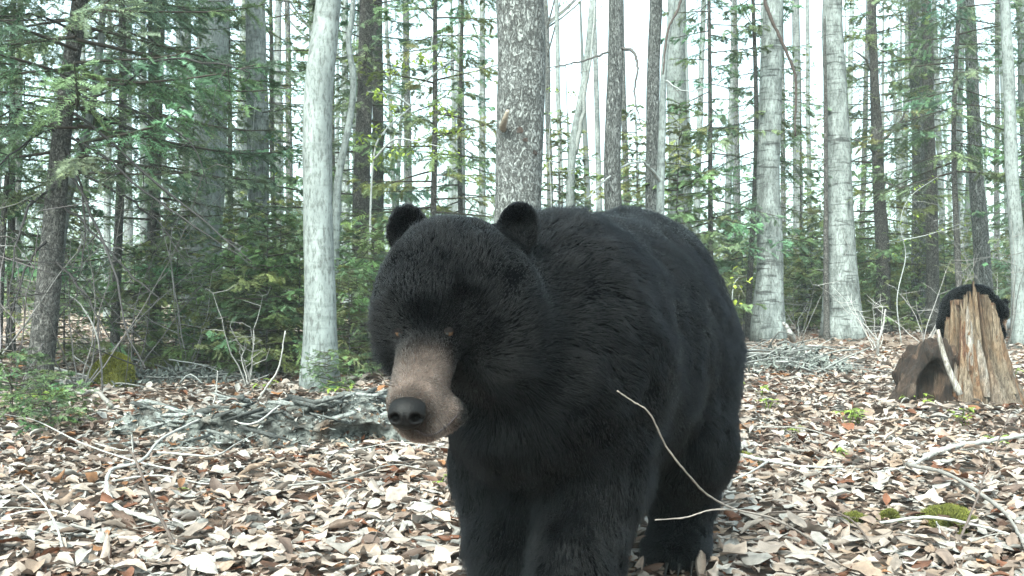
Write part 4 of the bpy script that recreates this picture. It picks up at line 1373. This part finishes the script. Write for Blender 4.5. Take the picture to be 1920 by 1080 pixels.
def bear_face():
    bvh = BVHTree.FromPolygons([tuple(v) for v in bV], [tuple(int(i) for i in f) for f in bF])
    o = Vector((0, 0, CAM_H))
    def hit(px, py):
        d = (Vector(P3(px, py, 1.0)) - o).normalized()
        h = bvh.ray_cast(o, d)
        return np.array(h[0]) if h[0] is not None else np.array(P3(px, py, 1.65))
    for px, py in ((751, 624), (839, 624)):
        c = hit(px, py) + np.array([0, .0075, 0])
        th, ph = np.meshgrid(np.linspace(0, 2 * np.pi, 16, endpoint=False), np.linspace(0, np.pi, 10), indexing='ij')
        def ball(c, r, name, mat, parent):
            V = np.stack([np.cos(th) * np.sin(ph), np.cos(ph) * 1.0, np.sin(th) * np.sin(ph)], -1).reshape(-1, 3) * r
            i, j = np.meshgrid(np.arange(16), np.arange(9), indexing='ij')
            a = (i * 10 + j).ravel()
            b_ = (((i + 1) % 16) * 10 + j).ravel()
            Q = np.stack([a, b_, b_ + 1, a + 1], -1)
            return MB().add(V + c, Q).build(name, mat, parent)
        e = ball(c - BB, .0108, 'eye', M['eye'], bear)
        # hooded upper and lower lids
        up, sd, fw = np.array([0, -.35, .94]), np.array([1.0, 0, 0]), np.array([0, -.94, -.35])
        for nm, a0, a1 in (('upper_lid', .42, 1.9), ('lower_lid', -1.9, -.55)):
            A_, B_ = np.meshgrid(np.linspace(a0, a1, 7), np.linspace(-1.45, 1.45, 11), indexing='ij')
            pinch = 1 - .28 * np.abs(B_ / 1.45) ** 2 * (1 if a0 > 0 else 1)
            el = np.where(np.abs(A_) < .6, A_ * pinch, A_)
            q_ = (np.cos(el) * np.cos(B_))[..., None] * fw + (np.cos(el) * np.sin(B_))[..., None] * sd + np.sin(el)[..., None] * up
            ii_, jj_ = np.meshgrid(np.arange(6), np.arange(10), indexing='ij')
            a_ = (ii_ * 11 + jj_).ravel()
            MB().add(c - BB + q_.reshape(-1, 3) * .0124, np.stack([a_, a_ + 1, a_ + 12, a_ + 11], -1), (.006, .005, .005)).build(nm, M['skin'], bear)
        dv = nrm(np.array([-.06, -.9, -.25]))
        ball(c - BB + dv * .0068, .0049, 'pupil', M['pupil'], e)
    # nose pad with two nostrils
    nx = np.array([1.0, -.10, 0])
    def nose_sdf(P):
        d = ell(P, NOSE + np.array([0, 0, 0]), (.031, .025, .024))
        d = smin(d, ell(P, NOSE + np.array([.002, .010, .014]), (.028, .022, .014)), .012)
        for s in (-1, 1):
            d = smax(d, -ell(P, NOSE + np.array([s * .0165, -.022, -.003]), (.0085, .020, .0075)), .004)
            d = smax(d, -ell(P, NOSE + np.array([s * .029, -.012, -.006]), (.008, .010, .004)), .004)
        d = smax(d, -ell(P, NOSE + np.array([0, -.027, -.010]), (.0015, .006, .016)), .004)
        return d
    v, f = surface_nets(nose_sdf, NOSE - .05, NOSE + .05, .002)
    MB().add(v - BB, f).build('nose', M['nose'], bear)
    ln = [(778, 806), (800, 816), (820, 811), (838, 798), (852, 784), (862, 772)]
    q = np.array([hit(*p) for p in ln]) - BB
    q = spline(q, 20)
    q[:, 1] -= .0005
    v, f = tube(q, np.concatenate([np.linspace(.0022, .0028, 10), np.linspace(.0028, .0014, 10)]), 7)
    MB().add(v, f).build('lip', M['lip'], bear)
    # claws
    for c, ang in (((.105, 1.91), 0), ((-.02, 2.06), 0), ((.43, 2.57), 0), ((.135, 2.75), 0)):
        for k in range(5):
            s = (k - 2) * .030
            b0 = np.array([c[0], c[1], .035]) + Lf * s + Fw * (.098 - .012 * abs(k - 2))
            q = np.array([b0, b0 + Fw * .022 + [0, 0, .004], b0 + Fw * .040 + [0, 0, -.012], b0 + Fw * .048 + [0, 0, -.026]]) - BB
            v, f = tube(spline(q, 8), np.linspace(.0065, .0012, 8), 6)
            MB().add(v, f).build('claw', M['claw'], bear)
bear_face()

# ------------------------------------------------------------------ the rotten stump
SB = np.array([2.885, 6.12, 0.0])
SB[2] = gh(SB[0], SB[1])
def stump():
    t = thing('rotten_stump', 'tall splintered tree stump with a dark hollow root', 'stump', tuple(SB))
    nt, nz = 220, 80
    th = np.linspace(0, 2 * np.pi, nt, endpoint=False)
    # th = -pi/2 faces the viewer
    top = .62 + .05 * np.sin(th * 1 + 3.4) + .045 * noise(np.stack([np.cos(th) * 5, np.sin(th) * 5, 0 * th], -1), 1, 4) + .05 * noise(np.stack([np.cos(th) * 14, np.sin(th) * 14, 0 * th], -1), 1, 6) + .045 * noise(np.stack([np.cos(th) * 30, np.sin(th) * 30, 0 * th], -1), 1, 16)
    front = np.exp(-((((th + np.pi / 2 + np.pi) % (2 * np.pi)) - np.pi) / 1.1) ** 2)
    top = top * (1 - .12 * (1 - front)) + .03 * front
    crack = np.exp(-((((th + 1.62 + np.pi) % (2 * np.pi)) - np.pi) / .055) ** 2)
    top = top - .12 * crack
    zz = np.linspace(0, 1, nz)
    T, Z = np.meshgrid(th, zz, indexing='ij')
    H = top[:, None] * Z
    base_r = .122 + .105 * (1 - H / .7).clip(0, 1) ** 1.7
    root = .05 * np.exp(-H / .14) * (np.sin(T * 5 + .6) + .6 * np.sin(T * 3))
    g3 = np.stack([np.cos(T) * 9, np.sin(T) * 9, H * 2.2], -1)
    g4 = np.stack([np.cos(T) * 22, np.sin(T) * 22, H * 4], -1)
    g5 = np.stack([np.cos(T) * 40, np.sin(T) * 40, H * 9], -1)
    rid = .026 * noise(g3, 1, 1) + .020 * noise(g4, 1, 2) + .012 * noise(g5, 1, 3)
    cr = .05 * (np.exp(-((T - 4.66 - .12 * (.5 - H)) / .05) ** 2) * smooth(.18, .4, H) + .7 * np.exp(-((T - 5.05 + .2 * (.5 - H)) / .035) ** 2) * smooth(.1, .3, H))
    Rr = base_r + root + rid - cr
    twist = .18 * (H - .3)
    X = np.cos(T + twist * 0) * Rr * 1.02 - .075 * H + .03
    Yv = np.sin(T) * Rr * .95
    # grain leans: lower right sweeps outward
    X = X + .10 * np.exp(-H / .22) * (X > 0) * X * 2
    V = np.stack([X, Yv, H - .02 * (Z == 0)], -1)
    Vin = np.stack([np.cos(T) * (Rr - .045).clip(.03) - .075 * H + .03, np.sin(T) * (Rr - .045).clip(.03) * .95, H], -1)
    hh = H / .7
    tone = np.array([.36, .28, .20])[None, None] * (1 + .35 * noise(g4, .7, 8))[..., None]
    redd = smooth(.1, .5, noise(g3 * .35, 1, 12))[..., None]
    tone = tone * (1 - .6 * redd) + np.array([.20, .105, .055]) * .55 * redd
    greyw = smooth(.45, .1, hh)[..., None]
    tone = tone * (1 - .6 * greyw) + np.array([.24, .215, .19]) * .6 * greyw
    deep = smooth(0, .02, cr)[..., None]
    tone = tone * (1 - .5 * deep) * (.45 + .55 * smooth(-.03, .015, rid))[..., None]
    i, j = np.meshgrid(np.arange(nt), np.arange(nz - 1), indexing='ij')
    a = (i * nz + j).ravel()
    b = (((i + 1) % nt) * nz + j).ravel()
    Q = np.stack([a, b, b + 1, a + 1], -1)
    mb = MB().add(V.reshape(-1, 3), Q, tone.reshape(-1, 3))
    mb.build('trunk_shell', M['wood'], t)
    # rim and inside of the hollow
    k = nz // 2
    Vi = Vin[:, k:]
    m2 = Vi.shape[1]
    i, j = np.meshgrid(np.arange(nt), np.arange(m2 - 1), indexing='ij')
    a = (i * m2 + j).ravel()
    b = (((i + 1) % nt) * m2 + j).ravel()
    Qi = np.stack([a, a + 1, b + 1, b], -1)
    rim0 = V[:, -1]
    VV = np.concatenate([Vi.reshape(-1, 3), rim0, Vi[:, 0].mean(0)[None]])
    ni = nt * m2
    ii = np.arange(nt)
    rimQ = np.stack([ni + ii, ni + (ii + 1) % nt, ((ii + 1) % nt) * m2 + m2 - 1, ii * m2 + m2 - 1], -1)
    fl = np.stack([ii * m2, ((ii + 1) % nt) * m2, np.full(nt, len(VV) - 1)], -1)
    MB().add(VV, np.concatenate([tri(Qi), tri(rimQ), fl]), (.17, .10, .06)).build('hollow_inside', M['wood'], t)
    # splintered slabs round the shell
    r = np.random.default_rng(8)
    for n_ in range(26):
        a = r.uniform(-np.pi, .0) if n_ < 20 else r.uniform(0, np.pi)
        z0 = r.uniform(-.02, .30)
        z1 = min(z0 + r.uniform(.16, .40), .63)
        w = r.uniform(.012, .03)
        s = np.linspace(0, 1, 7)
        z = z0 + (z1 - z0) * s
        Rz = .122 + .105 * (1 - z / .7).clip(0, 1) ** 1.7 + .006
        ax = np.stack([np.cos(a) * Rz * 1.02 - .075 * z + .03, np.sin(a) * Rz * .95, z], -1)
        ax[:, 0] += .10 * np.exp(-z / .22) * np.clip(ax[:, 0], 0, None) * 2
        tg = np.array([-math.sin(a), math.cos(a), 0])
        out = np.array([math.cos(a), math.sin(a), 0])
        wd = w * np.array([.6, 1, 1.1, 1, .9, .6, .12])
        ax = ax + tg * (r.normal(0, .012) * s)[:, None]
        Vs, Fs = [], []
        for q in range(7):
            Vs += [ax[q] - tg * wd[q] - out * .01, ax[q] - tg * wd[q] * .8 + out * r.uniform(.004, .014), ax[q] + tg * wd[q] * .8 + out * r.uniform(.004, .014), ax[q] + tg * wd[q] - out * .01]
        for q in range(6):
            o = q * 4
            Fs += [(o, o + 1, o + 5, o + 4), (o + 1, o + 2, o + 6, o + 5), (o + 2, o + 3, o + 7, o + 6)]
        c = np.array([(.38, .30, .22), (.28, .16, .09), (.36, .33, .30), (.2, .11, .07)][r.integers(0, 4)]) * r.uniform(.8, 1.15)
        MB().add(np.array(Vs), np.array(Fs), c).build('splinter', M['wood'], t, smoothed=False)
    # rotten hollow root to the left
    rc = np.array(G(1746, 772)) - SB
    rc[1] += .17
    def root_sdf(P):
        nz_ = .030 * noise(P, 9, 3) + .020 * noise(P * np.array([1, 1, .5]), 22, 4) + .016 * noise(P * np.array([1, 1, .35]), 55, 7)
        d = cone(P, rc + np.array([-.02, .04, .0]), rc + np.array([.06, .06, .30]), .15, .055)
        d = smin(d, cone(P, rc + np.array([.13, .04, -.03]), rc + np.array([.16, .1, .34]), .07, .06), .04)
        d = smin(d, cone(P, rc + np.array([.10, .06, .30]), rc + np.array([.24, .2, .25]), .07, .10), .08)
        d = smin(d, ell(P, rc + np.array([.06, .15, .12]), (.14, .12, .24)), .05)
        d = d + nz_
        inner = ell(P, rc + np.array([.065, -.08, .12]), (.098, .20, .19), np.array([[.96, 0, -.26], [0, 1, 0], [.26, 0, .96]])) + .5 * nz_
        return smax(d, -inner, .02)
    v, f = surface_nets(root_sdf, rc + np.array([-.25, -.25, -.06]), rc + np.array([.36, .36, .5]), .007)
    tn = np.array((.045, .026, .017))[None] * (1 + .5 * noise(v, 18, 5))[:, None] + smooth(.2, .6, noise(v * np.array([1, 1, .3]), 22, 9))[:, None] * np.array((.11, .08, .06))
    MB().add(v, f, tn.clip(.008)).build('hollow_root', M['wood'], t)
    # pale barkless strip down the left flank and crumbled wood at the foot
    s = spline([np.array(P3(1758, 618, 5.86)) - SB, np.array(P3(1768, 660, 5.84)) - SB, np.array(P3(1782, 700, 5.80)) - SB, np.array(P3(1800, 740, 5.78)) - SB], 14)
    v, f = tube(s, np.linspace(.012, .02, 14), 6)
    MB().add(v, f, (.55, .52, .49)).build('bare_strip', M['wood'], t)
    for n_ in range(22):
        c = np.array(G(r.uniform(1705, 1900), r.uniform(757, 785))) - SB
        d3 = np.stack([r.uniform(-1, 1, 8), r.uniform(-1, 1, 8), np.tile([0, 1], 4)], -1)
        L, w, h = r.uniform(.03, .09), r.uniform(.012, .03), r.uniform(.01, .03)
        an = r.uniform(0, 3.14)
        e1, e2 = np.array([math.cos(an), math.sin(an), r.uniform(-.2, .4)]), np.array([-math.sin(an), math.cos(an), 0])
        B8 = np.array([c + e1 * L * sx * r.uniform(.6, 1) + e2 * w * sy * r.uniform(.6, 1) + np.array([0, 0, h * sz * r.uniform(.7, 1.2) + .012]) for sx in (-1, 1) for sy in (-1, 1) for sz in (0, 1)])
        Fq = [(0, 1, 3, 2), (4, 6, 7, 5), (0, 4, 5, 1), (2, 3, 7, 6), (1, 5, 7, 3), (0, 2, 6, 4)]
        col = np.array([(.07, .04, .025), (.4, .33, .28), (.25, .13, .07)][r.integers(0, 3)])
        MB().add(B8, np.array(Fq), col).build('wood_crumb', M['rot'], t, smoothed=False)
stump()

# ------------------------------------------------------------------ the cub behind the stump
def cub():
    b = np.array([2.98, 6.50, 0.0])
    b[2] = gh(b[0], b[1])
    t = thing('bear_cub', 'small black bear cub hunched behind the rotten stump with its head lowered', 'bear', tuple(b))
    cy = 6.47
    hc = np.array(P3(1868, 586, cy - .03)) - b
    mzl = np.array(P3(1874, 605, cy - .06)) - b
    bc = np.array(P3(1818, 582, cy)) - b
    def sdf(P):
        d = ell(P, bc, (.155, .125, .155))
        d = smin(d, ell(P, bc + np.array([-.055, 0, -.03]), (.125, .12, .16)), .06)
        d = smin(d, cone(P, bc + np.array([.07, 0, .06]), hc, .10, .062), .05)
        d = smin(d, ell(P, hc, (.066, .066, .070)), .04)
        d = smin(d, cone(P, hc + np.array([.01, -.02, -.025]), mzl + np.array([.0, -.01, -.03]), .036, .022), .02)
        for e in (np.array([.050, -.015, .066]), np.array([-.035, -.01, .072])):
            d = smin(d, ell(P, hc + e, (.020, .014, .027)), .012)
        for s in (-1, 1):
            d = smin(d, cone(P, bc + np.array([-.04 + .08 * s, 0, -.10]), bc + np.array([-.03 + .09 * s, -.02, -.28]), .085, .055), .05)
            d = smin(d, cone(P, bc + np.array([-.03 + .09 * s, -.02, -.28]), np.array([bc[0] - .03 + .09 * s, bc[1] + .03, .07]), .055, .045), .03)
            d = smin(d, ell(P, np.array([bc[0] - .03 + .09 * s, bc[1] - .02, .035]), (.045, .075, .038)), .03)
        for s in (.02, .13):
            d = smin(d, cone(P, bc + np.array([s, -.04, .0]), bc + np.array([s + .01, -.11, -.16]), .06, .04), .04)
        return d
    v, f = surface_nets(sdf, (bc + np.array([-.28, -.26, 0]))[:3] * np.array([1, 1, 0]) + np.array([0, 0, -.03]), bc + np.array([.40, .26, .30]), .009)
    v[:, 2] = np.maximum(v[:, 2], .003)
    def col(P):
        m = smooth(.06, .035, np.linalg.norm(P - b - (mzl + np.array([0, -.01, -.015])), axis=1))[:, None]
        return BLK * (1 - m) + np.array((.16, .10, .07)) * m
    MB().add(v, f, col(v + b)).build('body', M['skin'], t)
    ln = lambda P: np.where(np.linalg.norm(P - b - hc, axis=1) < .09, .012, .024)
    fl = lambda P, n: np.where((np.linalg.norm(P - b - hc, axis=1) < .10)[:, None], nrm(P - b - mzl), np.array([-.8, .1, -.5]))
    grow_fur('fur', v + b, f, 26000, ln, fl, col, .0006, t, b, 77, .6, .3)
    th = np.linspace(0, 2 * np.pi, 10, endpoint=False)
    for nm, c, r_ , mt in (('nose', mzl + np.array([0.002, -.022, -.046]), .013, 'nose'), ('eye', hc + np.array([.020, -.062, -.004]), .006, 'pupil'), ('eye', hc + np.array([-.025, -.060, -.004]), .006, 'pupil')):
        q = np.array([c + [0, 0, -r_ * .98], c + [0, 0, -r_ * .6], c, c + [0, 0, r_ * .6], c + [0, 0, r_ * .98]])
        vv, ff = tube(q, r_ * np.array([.2, .8, 1, .8, .2]), 10)
        MB().add(vv, ff).build(nm, M[mt], t)
cub()

# ------------------------------------------------------------------ rotten log, brush pile, moss
def rotten_log():
    c = np.array(G(490, 845))
    b = np.array([c[0], c[1], gh(c[0], c[1])])
    t = thing('rotten_log', 'grey crumbling rotten log lying across the leaves left of the bear', 'log', tuple(b))
    x0, x1 = G(240, 830)[0] - b[0], G(745, 815)[0] - b[0]
    def sdf(P):
        warp = .06 * noise(P, 5, 2) + .05 * noise(P * np.array([.6, 1, 1.4]), 11, 4) + .032 * noise(P * np.array([.7, 1, 1.5]), 24, 6) + .014 * noise(P, 55, 9) + .02
        d = cone(P * np.array([1, 1, 1.0]), (x0, .30, .0), (.0, .14, .02), .12, .15)
        d = smin(d, cone(P, (.0, .14, .02), (x1, .26, .03), .15, .16), .06)
        d = smin(d, ell(P, (x1 - .15, .15, .0), (.26, .24, .17)), .05)
        d = smin(d, ell(P, (-.1, -.02, .0), (.5, .16, .07)), .04)
        d = d + warp
        # holes rotted into the near side
        for hx, hy, hz, hr in ((-.45, .05, .05, .09), (.12, -.02, .05, .08), (.42, .0, .06, .10), (.30, -.05, .03, .07), (x1 - .1, .02, .04, .08), (-.15, .02, .1, .06)):
            d = smax(d, -(ell(P, (hx, hy, hz), (hr * 1.6, hr * 1.2, hr * .6)) + .4 * warp), .015)
        return d
    v, f = surface_nets(sdf, (x0 - .25, -.35, -.06), (x1 + .3, .65, .32), .0095)
    n_ = vnormals(v, f)
    k = np.clip(.5 + .5 * noise(v, 20, 8) + .35 * noise(v, 48, 10), 0, 1)
    tn = np.array((.05, .045, .04))[None] * (1 - k)[:, None] + np.array((.21, .22, .205))[None] * k[:, None]
    br = smooth(.25, .7, noise(v, 7, 12))[:, None]
    tn = tn * (1 - .6 * br) + np.array((.10, .052, .03)) * .6 * br
    MB().add(v, f, tn).build('log_body', M['rot'], t)
    r = np.random.default_rng(4)
    lt = MB()
    up_ = np.where(n_[:, 2] > .45)[0]
    for i in range(170):
        V_, F_, c_ = LEAVES_FAR[i % 28]
        Rl = rot_matrices(1, .35)[0]
        lt.add(V_ @ Rl.T * r.uniform(.04, .08) + v[r.choice(up_)] + [0, 0, .004], F_, TONES[r.integers(0, 10)] * .8 * c_[:, None])
    tag(lt.build('leaf_scatter', M['litter'], t), kind='stuff')
    # crumbs, lichen and bits of bark all over it
    nc_ = 5200
    ok = np.where((n_[:, 2] > -.1) & (v[:, 2] > .012))[0]
    p0 = v[r.choice(ok, nc_)] + r.normal(0, .006, (nc_, 3))
    a_, b_ = r.normal(0, .016, (nc_, 3)) * np.array([1.5, 1, .7]), r.normal(0, .010, (nc_, 3))
    tc_ = np.array([(.30, .315, .30), (.16, .165, .155), (.05, .045, .04), (.16, .10, .065), (.34, .28, .23)])[r.choice(5, nc_, p=[.34, .26, .2, .1, .1])] * r.uniform(.6, 1.2, (nc_, 1))
    tag(MB().add(np.stack([p0, p0 + a_, p0 + a_ * .5 + b_], 1).reshape(-1, 3), np.arange(nc_ * 3).reshape(-1, 3), np.repeat(tc_, 3, 0)).build('crumbled_bark', M['rot'], t, smoothed=False), kind='stuff')
    for i in range(70):
        p = np.array([r.uniform(x0, x1), r.uniform(-.15, .4), 0])
        near = np.argmin((v[:, 0] - p[0]) ** 2 + (v[:, 1] - p[1]) ** 2 - .3 * v[:, 2])
        p = v[near]
        L, w, h = r.uniform(.04, .14), r.uniform(.006, .016), r.uniform(.006, .016)
        an = r.normal(.1, .45)
        e1, e2 = np.array([math.cos(an), math.sin(an), r.uniform(-.35, .35)]), np.array([-math.sin(an), math.cos(an), r.uniform(-.4, .4)])
        B8 = np.array([p + e1 * L * sx * r.uniform(.5, 1) + e2 * w * sy * r.uniform(.5, 1) + np.array([0, 0, h * sz * r.uniform(.6, 1.5)]) for sx in (-1, 1) for sy in (-1, 1) for sz in (0, 1)])
        Fq = [(0, 1, 3, 2), (4, 6, 7, 5), (0, 4, 5, 1), (2, 3, 7, 6), (1, 5, 7, 3), (0, 2, 6, 4)]
        MB().add(B8, np.array(Fq), np.array((.21, .215, .205)) * r.uniform(.2, 1.2)).build('bark_flake', M['rot'], t, smoothed=False)
rotten_log()

def brush_pile(label, px, py, wx, wy, h, seed, n=60):
    r = np.random.default_rng(seed)
    b = np.array(G(px, py))
    t = thing('brush_pile', label, 'brush pile', tuple(b))
    mb = MB()
    for i in range(n):
        p = np.array([r.uniform(-1, 1) * wx, r.uniform(-1, 1) * wy, 0])
        z = h * (1 - (p[0] / wx) ** 2) * r.uniform(.2, 1)
        an, L = r.normal(0, .6), r.uniform(.1, .4)
        d = np.array([math.cos(an), math.sin(an) * .7, r.normal(0, .25)]) * L
        q = spline(np.array([p - d + [0, 0, z], p + [0, 0, z + .03] + r.normal(0, .02, 3), p + d + [0, 0, z]]), 7)
        q[:, 2] = np.maximum(q[:, 2], .01)
        v, f = tube(q, np.linspace(.009, .004, 7) * r.uniform(.5, 1.3), 5)
        MB().add(v, f, np.array((.25, .25, .24)) * r.uniform(.25, 1.2)).build('dead_twig', M['twig'], t)
    n2 = 900
    p = np.stack([r.uniform(-1, 1, n2) * wx, r.uniform(-1, 1, n2) * wy, np.zeros(n2)], -1)
    p[:, 2] = h * np.clip(1 - (p[:, 0] / wx) ** 2 - .5 * (p[:, 1] / wy) ** 2, 0, 1) * r.uniform(.1, .9, n2) + .01
    a, c = r.normal(0, .035, (n2, 3)), r.normal(0, .02, (n2, 3))
    V = np.stack([p, p + a, p + a * .6 + c], 1).reshape(-1, 3)
    mb.add(V, np.arange(n2 * 3).reshape(-1, 3), np.repeat(np.array([(.22, .235, .215)]) * r.uniform(.2, 1.3, (n2, 1)), 3, 0))
    tag(mb.build('debris', M['rot'], t, smoothed=False), kind='stuff')
brush_pile('grey heap of dead twigs on the leaves before the white birch', 1480, 700, .48, .55, .22, 5)
brush_pile('low scatter of dead twigs at the foot of the thicket', 320, 720, .7, .5, .10, 6, 40)

def moss(label, px, py, rx, ry, h, seed, tone=(0.125, 0.13, 0.028), n=4200, hair=.013):
    if h < .1: rx, ry, h = rx * 1.2, ry * 1.2, h * .9 + .026
    r = np.random.default_rng(seed)
    b = np.array(G(px, py))
    t = thing('moss_cushion', label, 'moss', tuple(b), 'moss cushions on the forest floor')
    th = np.linspace(0, 2 * np.pi, 28, endpoint=False)
    rr = np.linspace(0, 1, 10)
    T, Q = np.meshgrid(th, rr, indexing='ij')
    out = 1 + .16 * np.sin(T * 3 + seed) + .1 * np.sin(T * 5 + seed * 2)
    V = np.stack([np.cos(T) * Q * rx * out, np.sin(T) * Q * ry * out, h * np.sqrt(np.clip(1 - Q ** 2, 0, 1)) - .01], -1)
    V[..., 2] += .16 * h * noise(V, 3.2 / max(rx, .05), seed) * (1 - Q)
    V = V.reshape(-1, 3)
    i, j = np.meshgrid(np.arange(28), np.arange(9), indexing='ij')
    a = (i * 10 + j).ravel()
    c = (((i + 1) % 28) * 10 + j).ravel()
    Qd = np.stack([a, a + 1, c + 1, c], -1)
    MB().add(V, Qd, np.array(tone) * .45).build('cushion', M['moss'], t)
    F = tri(Qd)
    f = r.integers(0, len(F), n)
    bc = r.dirichlet((1, 1, 1), n)
    P = (V[F[f]] * bc[..., None]).sum(1)
    N = nrm(P / np.array([rx, ry, h]) ** 2 + 1e-6)
    d = nrm(N + r.normal(0, .45, (n, 3)) + [0, 0, .3]) * hair * r.uniform(.5, 1.4, (n, 1))
    s = nrm(np.cross(d, r.normal(0, 1, (n, 3)))) * hair * .16
    VV = np.stack([P + s, P - s, P + d], 1).reshape(-1, 3)
    tc = np.array(tone)[None] * r.uniform(.5, 1.5, (n, 1)) * (1 + .25 * noise(P, 25, seed))[:, None]
    tag(MB().add(VV, np.arange(n * 3).reshape(-1, 3), np.repeat(tc, 3, 0)).build('moss_tufts', M['moss'], t, smoothed=False), kind='stuff')
moss('round yellow-green moss cushion among leaves near the grey stick', 1776, 985, .068, .062, .045, 1)
moss('flat moss patch left of the round cushion', 1602, 985, .042, .04, .018, 2)
moss('moss patch beside the bear\'s hind leg', 1388, 862, .07, .08, .022, 3)
moss('tall mossy mound under the drooping spruce', 216, 728, .16, .14, .26, 4, (0.15, 0.15, 0.025), 9000, .020)
moss('small moss tuft beside the flat patch', 1668, 975, .025, .025, .014, 5)
moss('low moss strip beside the foot of the drooping spruce', 108, 748, .09, .06, .05, 6, (0.10, 0.14, 0.03))

# ------------------------------------------------------------------ green seedlings and grass
def seedling(label, px, py, h, n, seed, blade=False, tone=(0.22, 0.30, 0.055)):
    h = h * 1.35 + .012
    r = np.random.default_rng(seed)
    b = np.array(G(px, py))
    t = thing('seedling', label, 'seedling', tuple(b), 'green seedlings in the leaves')
    st_, lf = MB(), MB()
    for i in range(n):
        az = r.uniform(0, 6.28)
        d = np.array([math.cos(az), math.sin(az), 0])
        base = d * r.uniform(0, .3) * h + np.array([0, 0, -.01])
        tip = base + d * h * r.uniform(.15, .5) + np.array([0, 0, h * r.uniform(.6, 1.1)])
        v, f = tube(np.array([base, (base + tip) / 2 + [0, 0, .01], tip]), [.0022, .0018, .001], 4, False)
        st_.add(v, f, np.array(tone) * .7)
        for k in range(1 if blade else 3):
            a2 = az + (k - 1) * 1.4 + r.normal(0, .3)
            e = np.array([math.cos(a2), math.sin(a2), r.uniform(-.35, .3)])
            s_ = nrm(np.cross(e, [0, 0, 1]))
            L, W = h * r.uniform(.45, .7), h * r.uniform(.10, .17)
            V = np.array([tip, tip + e * L * .4 + s_ * W, tip + e * L * .8 + s_ * W * .5, tip + e * L - [0, 0, L * .2], tip + e * L * .8 - s_ * W * .5, tip + e * L * .4 - s_ * W])
            lf.add(V, np.array([(0, 1, 5), (1, 2, 5), (2, 4, 5), (2, 3, 4)]), np.array(tone) * r.uniform(.7, 1.4))
    st_.build('stem', M['leaf'], t)
    lf.build('leaves', M['leaf'], t, smoothed=False)
SEED = [(1722, 766, .07, 4, 'bright seedling right in front of the dark hollow root'), (1860, 752, .09, 5, 'seedling growing against the right foot of the stump'), (1590, 798, .06, 6, 'leafy seedling tuft on open leaves between bear and stump'),
        (1612, 792, .05, 5, 'seedling beside the leafy tuft between bear and stump'), (1440, 770, .05, 5, 'yellow-green seedling near the bear\'s flank'), (1425, 745, .05, 4, 'small seedling behind the yellow-green one near the bear\'s flank'),
        (1382, 742, .06, 4, 'seedling touching the bear\'s flank'), (1372, 778, .05, 4, 'low seedling under the bear\'s flank'), (1800, 790, .05, 5, 'seedlings in front of the stump'), (1815, 800, .045, 4, 'low seedling below those in front of the stump'),
        (1485, 815, .04, 4, 'tiny seedling past the thin brown twig'), (1560, 865, .04, 4, 'tiny seedling by the small upright twig'), (1865, 835, .04, 4, 'tiny seedling beside the straight pale pole'), (1900, 715, .06, 5, 'seedling right of the stump'),
        (60, 770, .10, 5, 'seedling at the foot of the drooping spruce'), (640, 752, .07, 5, 'seedling beside the foot of the leaning birch'), (325, 930, .03, 3, 'tiny green shoot under the crooked branch'), (820, 912, .03, 3, 'tiny green shoot beside the bear\'s foreleg'), (500, 742, .06, 4, 'seedling before the bushy fir sapling')]
for i, (px, py, h, n, lab) in enumerate(SEED):
    seedling(lab, px, py, h, n, 500 + i)


# ------------------------------------------------------------------ the air between the trees
def haze():
    x, y0, y1, z0, z1 = 70, -6, 90, -1.6, 17
    V = np.array([(sx * x, yy, zz) for sx in (-1, 1) for yy in (y0, y1) for zz in (z0, z1)], float)
    F = [(0, 1, 3, 2), (4, 6, 7, 5), (0, 4, 5, 1), (2, 3, 7, 6), (1, 5, 7, 3), (0, 2, 6, 4)]
    m = bpy.data.materials.new('haze')
    m.use_nodes = True
    n, l = m.node_tree.nodes, m.node_tree.links
    n.remove(n['Principled BSDF'])
    pv = n.new('ShaderNodeVolumePrincipled')
    pv.inputs['Color'].default_value = (0.86, 0.97, 0.98, 1)
    pv.inputs['Density'].default_value = 0.0018
    l.new(pv.outputs[0], n['Material Output'].inputs['Volume'])
    tag(MB().add(V, np.array(F)).build('haze', m, smoothed=False), kind='stuff')
haze()
